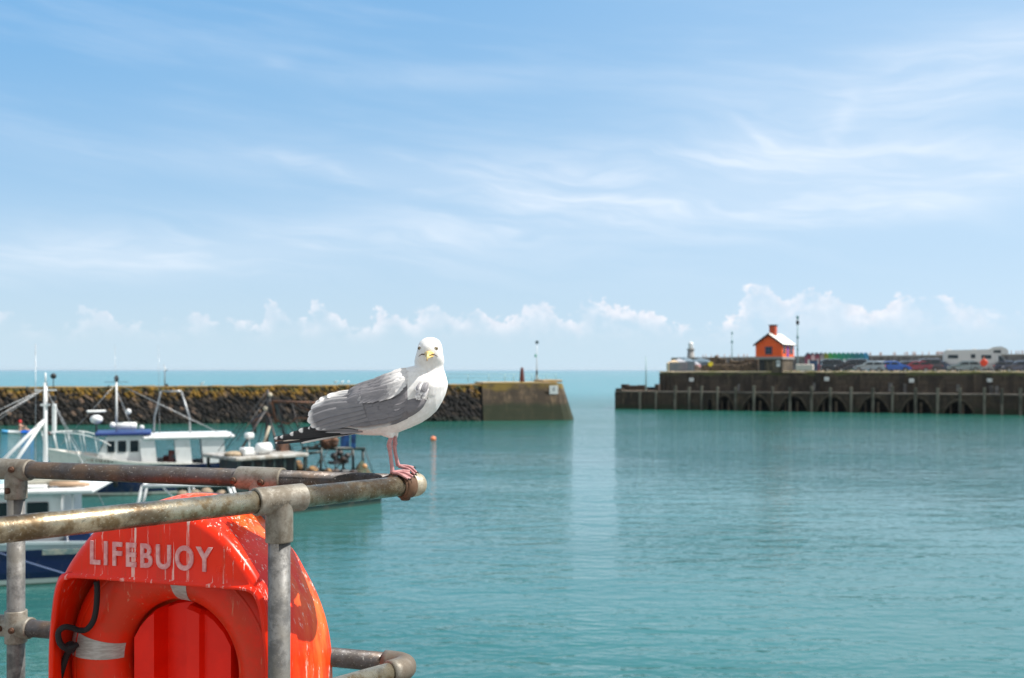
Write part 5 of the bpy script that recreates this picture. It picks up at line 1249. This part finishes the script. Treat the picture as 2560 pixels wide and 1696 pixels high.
mb.loft([[Vector((q.x, q.y, 5.1)) for q in M_], [Vector((q.x, q.y, zb - .35)) for q in M_]], sm=False); mb.build('stone_base', masonry('brown_base_stone', (.13, .10, .07), (.10, .085, .06), dark_low=-3, bw=.8, bh=.3), hs)
mb = MB(); M_ = [HP(WG + .1, -.1, 0), HP(-.1, -.1, 0), HP(-.1, LG, 0), HP(WG + .1, LG, 0)]; mb.loft([[Vector((q.x, q.y, zb - .35)) for q in M_], [Vector((q.x, q.y, zb - .002)) for q in M_]], sm=False); mb.build('plinth_beam', mat('grey_beam', (.26, .25, .24), .8), hs)
mb = MB(); mb.box(HP(WG - .9, .17, 6.0), (.7, .08, 1.7), rz=math.atan2(ea.y, ea.x)); mb.build('doorway', black, hs)
e = MB().box(HP(.55, .12, 6.35), (.50, .06, .85), rz=math.atan2(ea.y, ea.x)).build('notice_board', white); tag(e, 'white upright notice board on the stone base under the orange house', 'sign')
MB().box(HP(.55, .085, 6.45), (.34, .012, .40), rz=math.atan2(ea.y, ea.x)).build('notice', alu, e)
e = MB().box(at(2012, 921, 131), (2.2, 1.2, .85), rz=PA, bev=.08); e = e.build('concrete_block', mat('pale_concrete', (.55, .50, .44), .8)); e.location.z = .1; tag(e, 'pale concrete block lying right of the orange house base', 'block')
# ruined brown stone wall
rw = empty('stone_ruin', pp(1830, 6, 5.16), PA, 'rough brown ruined stone walls between the lighthouse and the orange house', 'ruin')
rr = random.Random(31); fb = FB()
def rubble_wall(pxa, pxb, t_, top, th=.5, jag=.3):
    sa, sb_ = sp(pxa, t_), sp(pxb, t_); s_ = sa; q = MB()
    while s_ < sb_:
        w_ = rr.uniform(.35, .8); h_ = top(min((s_ - sa) / (sb_ - sa), 1)) + rr.uniform(-jag, jag) ; h_ = max(h_, .3)
        c = PL(s_ + w_ / 2, t_, 5.1 + h_ / 2); q.box(c, (w_ + .02, th * rr.uniform(.9, 1.2), h_), rz=PA + rr.uniform(-.08, .08), bev=.08); s_ += w_
    return q
m_ru = mat('ruin_stone', (.085, .064, .045), .95, c2=(.16, .115, .075), sc=1.4, bump=.08, c3=(.03, .027, .022), sc3=2.5, lo3=.55, hi3=.65)
rubble_wall(1755, 1888, 6.0, lambda f: 1.15 + .15 * math.sin(f * 9), .6, .12).build('front_wall', m_ru, rw)
rubble_wall(1776, 1892, 9.5, lambda f: 1.95 + .35 * math.sin(f * 7 + 1) - (.5 if .25 < f < .40 else 0), .7, .2).build('rear_wall', m_ru, rw)
rubble_wall(1865, 1895, 7.5, lambda f: 1.3 + .9 * f, .8, .15).build('corner_wall', m_ru, rw)
# yellow ring stand
q = pp(1776, 4.6, 5.16); e = empty('life_ring_post', q, PA, 'yellow life ring board on a post left of the ruined stone wall', 'life ring')
local(MB().tube([(0, 0, 0), (0, 0, 1.0)], .04, 8).build('post', dark, e)); local(MB().tube([(0, -.05, 1.15), (0, .07, 1.15)], .33, 20).build('board', yellow, e))
# hoarding below the lighthouse
q = pp(1700, 8, 5.16); e = empty('hoarding', q, PA, 'grey blue panelled hoarding at the end of the pier below the lighthouse', 'hoarding'); mb = MB(); mb2 = MB()
sa, sb_ = sp(1674, 6), sp(1737, 6)
n_ = 9
for i in range(n_):
    s_ = sa + (sb_ - sa) * (i + .5) / n_; MB().box(PL(s_, 6, 5.95), ((sb_ - sa) / n_ - .05, .08, 1.35), rz=PA).build('panel', mat('slate_panel', (.12, .16, .19), .7, c2=(.18, .20, .22), sc=2) if i == 0 else bpy.data.materials['slate_panel'], e)
MB().box(PL((sa + sb_) / 2, 6, 5.25), (sb_ - sa, .3, .2), rz=PA).build('plinth', mat('pink_plinth', (.38, .30, .27), .9), e)
e = rubble_wall(1737, 1775, 6.2, lambda f: 1.0 - .5 * f, .6, .1).build('low_stone_wall', mat('pinkish_stone', (.30, .23, .18), .95, c2=(.14, .11, .09), sc=1.5)); tag(e, 'low pinkish stone wall between hoarding and yellow life ring', 'wall')
# fish-like stalls / parasols crowd below the lighthouse
m_st_ = [mat('pink_canvas', (.52, .26, .27), .8), mat('slate_canvas', (.10, .15, .19), .8), mat('sand_canvas', (.60, .45, .28), .8), mat('grey_canvas', (.32, .33, .36), .8)]
for i, (px, w_, h_, mi, lb) in enumerate(((1684, 3.0, 4.0, 2, 'sand coloured pitched tent at the left end, left of the lighthouse'), (1697, 2.8, 4.6, 0, 'small pinkish grey tent just left of the dark tent'), (1711, 3.6, 5.2, 1, 'dark slate tent directly left of the lighthouse'), (1737, 2.2, 3.6, 0, 'pink tent at the right foot of the lighthouse'), (1752, 4.6, 5.0, 1, 'wide dark slate tent right of the lighthouse'), (1772, 3.6, 4.0, 3, 'pale grey tent right of the wide dark tent'))):
    q = at(px, 925, 300 + i * 4); q.z = 5.2; e = empty('market_tent', q, .3 * i, lb, 'tent', 'tents below the lighthouse'); w_ *= .62; h_ *= .82
    local(MB().loft([[Vector((x_ * w_, y_ * w_, z_)) for x_, y_ in ((-1, -1), (1, -1), (1, 1), (-1, 1))] for z_ in (0, h_ * .68)], sm=False).build('tent_wall', m_st_[mi], e))
    local(MB().loft([[Vector((x_ * a_, y_ * a_, z_)) for x_, y_ in ((-1, -1), (1, -1), (1, 1), (-1, 1))] for a_, z_ in ((w_ * 1.06, h_ * .68), (w_ * .6, h_ * .86), (.05, h_))], sm=False).build('tent_roof', m_st_[(mi + 3) % 4] if i % 2 else m_st_[mi], e))
# lighthouse
q = at(1727, 903, 400); lh = empty('lighthouse', Vector((q.x, q.y, 5.2)), 0, 'small pale granite lighthouse with white lantern at the end of the harbour arm', 'lighthouse')
gz = mat('pale_granite', (.34, .33, .31), .8, c2=(.24, .23, .22), sc=.7)
z0 = q.z - 5.2
local(MB().tube([(0, 0, 0), (0, 0, z0), (0, 0, z0 + 4.3)], [1.9, 1.65, 1.25], 20).build('tower', gz, lh))
local(MB().tube([(0, 0, z0 + 4.3), (0, 0, z0 + 4.5), (0, 0, z0 + 4.9)], [1.3, 1.65, 1.65], 20).build('gallery', gz, lh))
ln_ = local(MB().tube([(0, 0, z0 + 4.9), (0, 0, z0 + 6.6)], [1.0, 1.0], 16).build('lantern', white, lh)); local(MB().ball((0, 0, z0 + 6.6), (1.12, 1.12, 1.1), 18, 12).tube([(0, 0, z0 + 7.6), (0, 0, z0 + 8.4)], .10, 6).build('dome', white, ln_))
# harbour arm: far wall with people walking on top
A0 = at(1800, 925, 372); A0.z = 0; A1 = Vector((190, 262, 0)); ad = (A1 - A0).normalized(); an_ = Vector((-ad.y, ad.x, 0)); AL = (A1 - A0).length; AA = math.atan2(ad.y, ad.x)
Aw = A0 - ad * 22
arm = empty('sea_wall', Aw, AA, 'long grey harbour arm wall with a promenade on top, far behind the parked cars', 'wall'); ZA = 9.75
local(MB().box(((AL + 22) / 2, 3.5, ZA / 2), (AL + 22, 7, ZA)).build('wall', masonry('grey_arm_wall', (.20, .19, .18), (.17, .165, .16), dark_low=-3, bw=2.5, bh=.9), arm))
local(MB().box(((AL + 22) / 2, .1, ZA + .25), (AL + 22, .5, .5)).build('parapet', mat('buff_parapet', (.25, .23, .19), .9), arm))
def armp(px, t, z): a = (px - 1280) / F; o = Aw + an_ * t; s_ = (o.x - a * o.y) / (a * ad.y - ad.x); p = o + ad * s_; p.z = z; return p
cl = [mat('dark_jacket', (.03, .035, .05), .9), mat('brown_jacket', (.16, .08, .06), .9), mat('grey_jacket', (.16, .16, .17), .9), mat('maroon_jacket', (.20, .04, .05), .9), mat('pale_jacket', (.45, .42, .38), .9)]
rr = random.Random(77)
for px in (1758, 1765, 1778, 1792, 1796, 1811, 1825, 1846, 1860, 1868, 2174, 2177, 2200, 2203, 2234, 2238, 2262, 2268, 2282, 2286, 2289, 2306, 2322, 2342, 2345, 2348, 2353, 2357, 2362, 2520, 2528, 2541, 2548, 2556):
    person(armp(px, 2 + rr.uniform(0, 3), ZA + .01), rr.uniform(0, 6), rr.choice(('stand', 'walk')), rr.choice(cl), cl[0], 'tiny person in everyday clothes strolling on top of the far harbour arm', 'people walking on the harbour arm')
# beach huts
hc = [('maroon', (.22, .03, .06)), ('pale_pink', (.55, .36, .38)), ('plum', (.25, .06, .10)), ('grey', (.30, .28, .27)), ('olive', (.24, .28, .05)), ('leaf_green', (.06, .34, .08)), ('green', (.03, .30, .12)), ('emerald', (.02, .28, .15)), ('sea_green', (.02, .25, .17)), ('jade', (.03, .24, .18)), ('teal', (.02, .20, .19)), ('petrol', (.02, .17, .20)), ('turquoise', (.02, .22, .26)), ('blue', (.04, .25, .42))]
hut0 = None; pa_ = at(2016, 925, 186); pb_ = at(2172, 925, 186); 
for i, (nm, c) in enumerate(hc):
    q = pa_.lerp(pb_, (i + .5) / 14); q.z = 5.2
    nxt = 'between the %s and the %s hut' % (hc[i - 1][0].replace('_', ' '), hc[i + 1][0].replace('_', ' ')) if 0 < i < 13 else ('at the left end of the row' if i == 0 else 'at the right end of the row')
    e = empty('beach_hut', q, 0, '%s beach hut with pointed roof %s' % (nm.replace('_', ' '), nxt), 'beach hut', 'beach huts in a row on the quay')
    w_ = .80; pr = [(-w_ / 2, 0), (w_ / 2, 0), (w_ / 2, 2.85), (0, 3.40), (-w_ / 2, 2.85)]
    mm_ = mat(nm + '_hut_paint', c, .6); local(MB().loft([[Vector((x_ * .97, y_, z_)) for x_, z_ in pr] for y_ in (0, 1.2)], sm=False).build('hut_wall', mm_, e))
    local(MB().loft([[Vector((-w_ / 2 - .04, y_, 2.82)), Vector((0, y_, 3.42)), Vector((w_ / 2 + .04, y_, 2.82)), Vector((w_ / 2 + .04, y_, 2.90)), Vector((0, y_, 3.52)), Vector((-w_ / 2 - .04, y_, 2.90))] for y_ in (-.1, 1.25)], sm=False).build('hut_roof', mm_ if i > 3 else dark, e))
    local(MB().box((0, -.02, 1.75 + (i % 3) * .06), (w_ * .42, .04, .95), bev=.01).build('door', mat('white_hut_door', (.60, .62, .60), .6) if i == 0 else bpy.data.materials['white_hut_door'], e))
# blue shed before the huts
e = empty('kiosk', at(2034, 925, 160) * 1, 0, 'small dark blue kiosk in front of the maroon and pink beach huts', 'kiosk'); e.location.z = 5.16
local(MB().box((0, 0, .9), (1.0, 1.0, 1.8), bev=.03).build('body', mat('kiosk_blue', (.03, .07, .15), .6), e)); local(MB().box((0, 0, 1.85), (1.15, 1.15, .1), bev=.02).build('roof', dark, e))
# masts on the quay
def mast(px, Y, z0, pyt, lab, lamps, r_=.09):
    q = at(px, 925, Y); q.z = z0; H = EYE - (pyt - 925) / F * Y - z0; e = empty('light_mast', q, 0, lab, 'mast'); pl_ = local(MB().tube([(0, 0, 0), (0, 0, H)], [r_, r_ * .6], 10).build('pole', tealgrey, e))
    for f, m, w_ in lamps: local(MB().box((0, 0, H * f), (w_, w_, w_ * 1.6), bev=.03).build('lamp', m, e))
mast(1615, 140, 2.6, 893, 'slender pale blue pole standing on the low pier head', [], .11)
mast(1830, 150, 5.16, 826, 'grey green mast rising behind the ruined stone wall', [(.93, teal, .22), (.72, teal, .26)])
mast(1994, 142, 5.16, 790, 'tall grey green mast with lamp heads right of the orange house', [(.97, teal, .30), (.88, dark, .36), (.62, teal, .26), (.40, teal, .22)], .12)
# orange lifebuoy stand on the quay
q = pp(2460, 4.3, 5.16); e = empty('lifebuoy_housing', q, PA, 'round red orange lifebuoy housing on a post in front of the campervan', 'lifebuoy housing')
local(MB().tube([(0, .08, 0), (0, .08, 1.2)], .04, 8).build('post', dark, e)); local(MB().tube([(0, -.12, 1.25), (0, -.06, 1.25), (0, .04, 1.25)], [.32, .44, .46], 24).build('shell', mat('red_orange_shell', (.75, .06, .02), .5), e)); local(MB().tube([(0, .04, 1.66), (0, .06, 1.92)], [.12, .04], 8).build('loop', salmon, e))
# parked cars
def car_profile(kind):
    if kind == 'suv': return [(-2.15, .42), (-2.2, .95), (-2.1, 1.12), (-1.9, 1.72), (-1.6, 1.80), (.35, 1.80), (1.05, 1.15), (1.95, 1.02), (2.2, .82), (2.2, .42)]
    return [(-2.0, .35), (-2.08, .75), (-1.9, .98), (-1.35, 1.42), (-.9, 1.50), (.25, 1.50), (1.0, 1.02), (1.75, .88), (2.05, .66), (2.08, .35)]
def make_car(kind, paint, name='parked_car'):
    e = empty(name); pr = car_profile(kind); W_ = .88; sh = 1.15 if kind == 'suv' else 1.0; rings = []
    for y_, f in ((-W_, .90), (-W_ * .985, 1.0), (-.3, 1.03), (.3, 1.03), (W_ * .985, 1.0), (W_, .90)):
        rings.append([Vector((x_ * (1 if abs(y_) < .8 else .985), y_ * (1 if z_ < sh else (1 - .20 * (z_ - sh) / .6 * (1 if abs(y_) > .4 else 0))), .42 + (z_ - .42) * (f if z_ > .6 else 1))) for x_, z_ in pr])
    local(MB().loft(rings, sm=False).build('body', paint, e))
    top_ = max(z_ for _, z_ in pr)
    for sg in (-1, 1):
        yb, yt = W_ * .99, W_ * (1 - .17 * (top_ - sh) / .6)
        xs = [(-1.75, -.62), (-.52, .62)] if kind != 'suv' else [(-1.85, -.75), (-.65, .55)]
        for j, (xa, xb) in enumerate(xs):
            xa2, xb2 = (xa + (.30 if j == 0 and kind != 'suv' else .05)), (xb - (.45 if j == 1 else 0))
            local(MB().prism([(xa, sg * yb * .995, sh), (xb, sg * yb * .995, sh), (xb2, sg * (yt + .015), top_ - .16), (xa2, sg * (yt + .015), top_ - .16)], (0, 0, 0), (0, sg * .02, 0)).build('side_window', glass, e))
    (xa, za), (xb, zb_) = pr[5], pr[6]; q = lambda f, y_: Vector((xa + (xb - xa) * f + .02, y_, za + (zb_ - za) * f + .035))
    local(MB().prism([q(.1, -.62), q(.1, .62), q(.92, .76), q(.92, -.76)], (0, 0, 0), (.015, 0, .015)).build('windscreen', glass, e))
    (xa, za), (xb, zb_) = pr[2], pr[3]; q = lambda f, y_: Vector((xa + (xb - xa) * f - .02, y_, za + (zb_ - za) * f + .03))
    local(MB().prism([q(.15, -.70), q(.15, .70), q(.9, .62), q(.9, -.62)], (0, 0, 0), (-.015, 0, .015)).build('rear_window', glass, e))
    for x_ in (-1.3, 1.32):
        for sg in (-1, 1):
            wh_ = local(MB().tube([(x_, sg * .68, .33), (x_, sg * .90, .33)], .33, 18).build('wheel', black, e)); local(MB().tube([(x_, sg * .89, .33), (x_, sg * .915, .33)], .2, 12).build('rim', alu, wh_))
    for sg in (-1, 1):
        local(MB().box((2.0 if kind != 'suv' else 2.14, sg * .62, .72 if kind != 'suv' else .86), (.16, .34, .16), bev=.03).build('headlight', mat('lamp_glass', (.7, .72, .75), .05) if 'lamp_glass' not in bpy.data.materials else bpy.data.materials['lamp_glass'], e)); local(MB().box((-2.05 if kind != 'suv' else -2.16, sg * .70, .86), (.10, .22, .2), bev=.03).build('tail_light', red, e))
    return e
def paint(n_, c): 
    m = mat(n_, c, .22, .2, coat=1); return m
cars = [(1 - 1, 2093, 8.6, 'suv', (.012, .020, .028), 8, 'dark four wheel drive car parked below the green beach huts'), (0, 2128, 8.4, 'suv', (.018, .020, .030), 188, 'black car parked nose left, at the right end of the beach huts'), (0, 2176, 7.2, 'car', (.34, .42, .46), 172, 'silver blue hatchback with bright glints right of the black car'), (0, 2207, 8.6, 'car', (.55, .56, .56), 10, 'pale silver car partly behind the silver blue hatchback'),
        (0, 2237, 7.6, 'car', (.02, .13, .55), 4, 'bright blue car parked in the middle of the row'), (0, 2262, 9.4, 'car', (.03, .035, .06), 190, 'dark navy car between the blue and the maroon car'), (0, 2288, 7.8, 'car', (.30, .02, .04), 182, 'maroon red car parked right of centre in the row'), (0, 2311, 9.0, 'suv', (.07, .055, .06), 186, 'dark grey tall car with red rear lamp, next to the maroon car'),
        (0, 2352, 9.6, 'car', (.035, .06, .11), 3, 'dark blue low car just left of the campervan'), (0, 2412, 5.9, 'car', (.25, .32, .34), 176, 'grey green car parked in front of the campervan'), (0, 2524, 10.5, 'car', (.05, .06, .10), 8, 'dark blue car at the nose of the campervan'), (0, 2550, 7.5, 'car', (.06, .075, .12), 182, 'blue grey car at the right edge of the picture')]
for i, (_, px, t_, kd, c, rz_, lb) in enumerate(cars):
    e = make_car(kd, paint('car_paint_%s' % 'abcdefghijklmn'[i], c)); q = pp(px, t_, 5.165); e.location = q; e.rotation_euler = (0, 0, PA + R(rz_)); tag(e, lb, 'car', 'cars parked on the quay')
# campervan
q = pp(2442, 11.5, 5.165); cv = empty('campervan', q, PA + R(3), 'large white overcab campervan parked behind the grey car', 'campervan')
sd = [(-4.1, .55), (-4.1, 2.75), (-3.9, 2.95), (1.3, 3.05), (1.9, 3.35), (2.9, 3.42), (3.5, 3.1), (3.72, 2.72), (3.65, 2.45), (2.75, 2.35), (2.2, 2.2), (2.2, .55)]
local(MB().loft([[Vector((x_, y_, z_)) for x_, z_ in sd] for y_ in (-1.12, 1.12)], sm=False).build('body', mat('campervan_white', (.62, .61, .58), .4), cv))
cb_ = [(2.2, .5), (2.2, 2.3), (2.75, 2.32), (3.5, 1.45), (4.35, 1.2), (4.6, .95), (4.6, .5)]
local(MB().loft([[Vector((x_, y_, z_)) for x_, z_ in cb_] for y_ in (-1.0, 1.0)], sm=False).build('cab', mat('cab_white', (.72, .72, .70), .35), cv))
for x_, z_, w_, h_ in ((-3.0, 2.1, 1.25, .50), (-.55, 2.15, .55, .55), (1.05, 2.05, 1.2, .52), (2.35, 2.75, .9, .35)):
    for sg in (-1, 1): local(MB().box((x_, sg * 1.13, z_), (w_, .05, h_), bev=.02).build('window', glass, cv))
for sg in (-1, 1): local(MB().prism([(2.5, sg * 1.0, 1.45), (3.42, sg * 1.0, 1.45), (2.85, sg * 1.0, 2.15), (2.5, sg * 1.0, 2.2)], (0, 0, 0), (0, sg * .02, 0)).build('cab_window', glass, cv))
local(MB().prism([(2.84, -.85, 2.25), (2.84, .85, 2.25), (3.46, .9, 1.52), (3.46, -.9, 1.52)], (0, 0, 0), (.03, 0, .03)).build('windscreen', glass, cv))
for x_ in (-2.3, 3.4):
    for sg in (-1, 1):
        wh_ = local(MB().tube([(x_, sg * .8, .37), (x_, sg * 1.04, .37)], .37, 18).build('wheel', black, cv)); local(MB().tube([(x_, sg * 1.03, .37), (x_, sg * 1.055, .37)], .2, 12).build('rim', alu, wh_))
local(MB().box((-3.4, 0, 3.02), (.6, .6, .16), bev=.03).box((-.3, 0, 3.08), (.5, .5, .14), bev=.03).build('roof_vent', white, cv))
local(MB().box((-1.0, -1.14, 1.1), (6.0, .03, .10)).build('trim_stripe', alu, cv))
# dark barrier blocks left of the first car
e = MB().box(pp(2080, 12, 6.0), (3.2, 2.2, 1.7), rz=PA, bev=.15).build('covered_trailer', mat('slate_cover', (.05, .10, .13), .7)); tag(e, 'low dark covered trailer at the left end of the car row', 'trailer')
for s_ in (-1, 1): MB().tube([pp(2080 + s_ * 14, 10.9, 5.5), pp(2080 + s_ * 14, 11.1, 5.5)], .3, 14).build('wheel', black, e)
# ------------------------------------------------------------------ sea haze
mz = bpy.data.materials.new('haze'); mz.use_nodes = True; t = mz.node_tree; t.nodes.clear()
v = t.nodes.new('ShaderNodeVolumePrincipled'); o_ = t.nodes.new('ShaderNodeOutputMaterial'); t.links.new(v.outputs[0], o_.inputs['Volume'])
v.inputs['Color'].default_value = (.80, .88, .95, 1); v.inputs['Density'].default_value = .00005; v.inputs['Anisotropy'].default_value = .2
hz_ = MB().box((0, 6900, 6.5), (16000, 14200, 15.4)).build('haze', mz); hz_['kind'] = 'stuff'; hz_.display_type = 'WIRE'
tag(hz_, 'thin pale sea haze over the harbour and the horizon', 'haze')
bpy.context.view_layer.update()
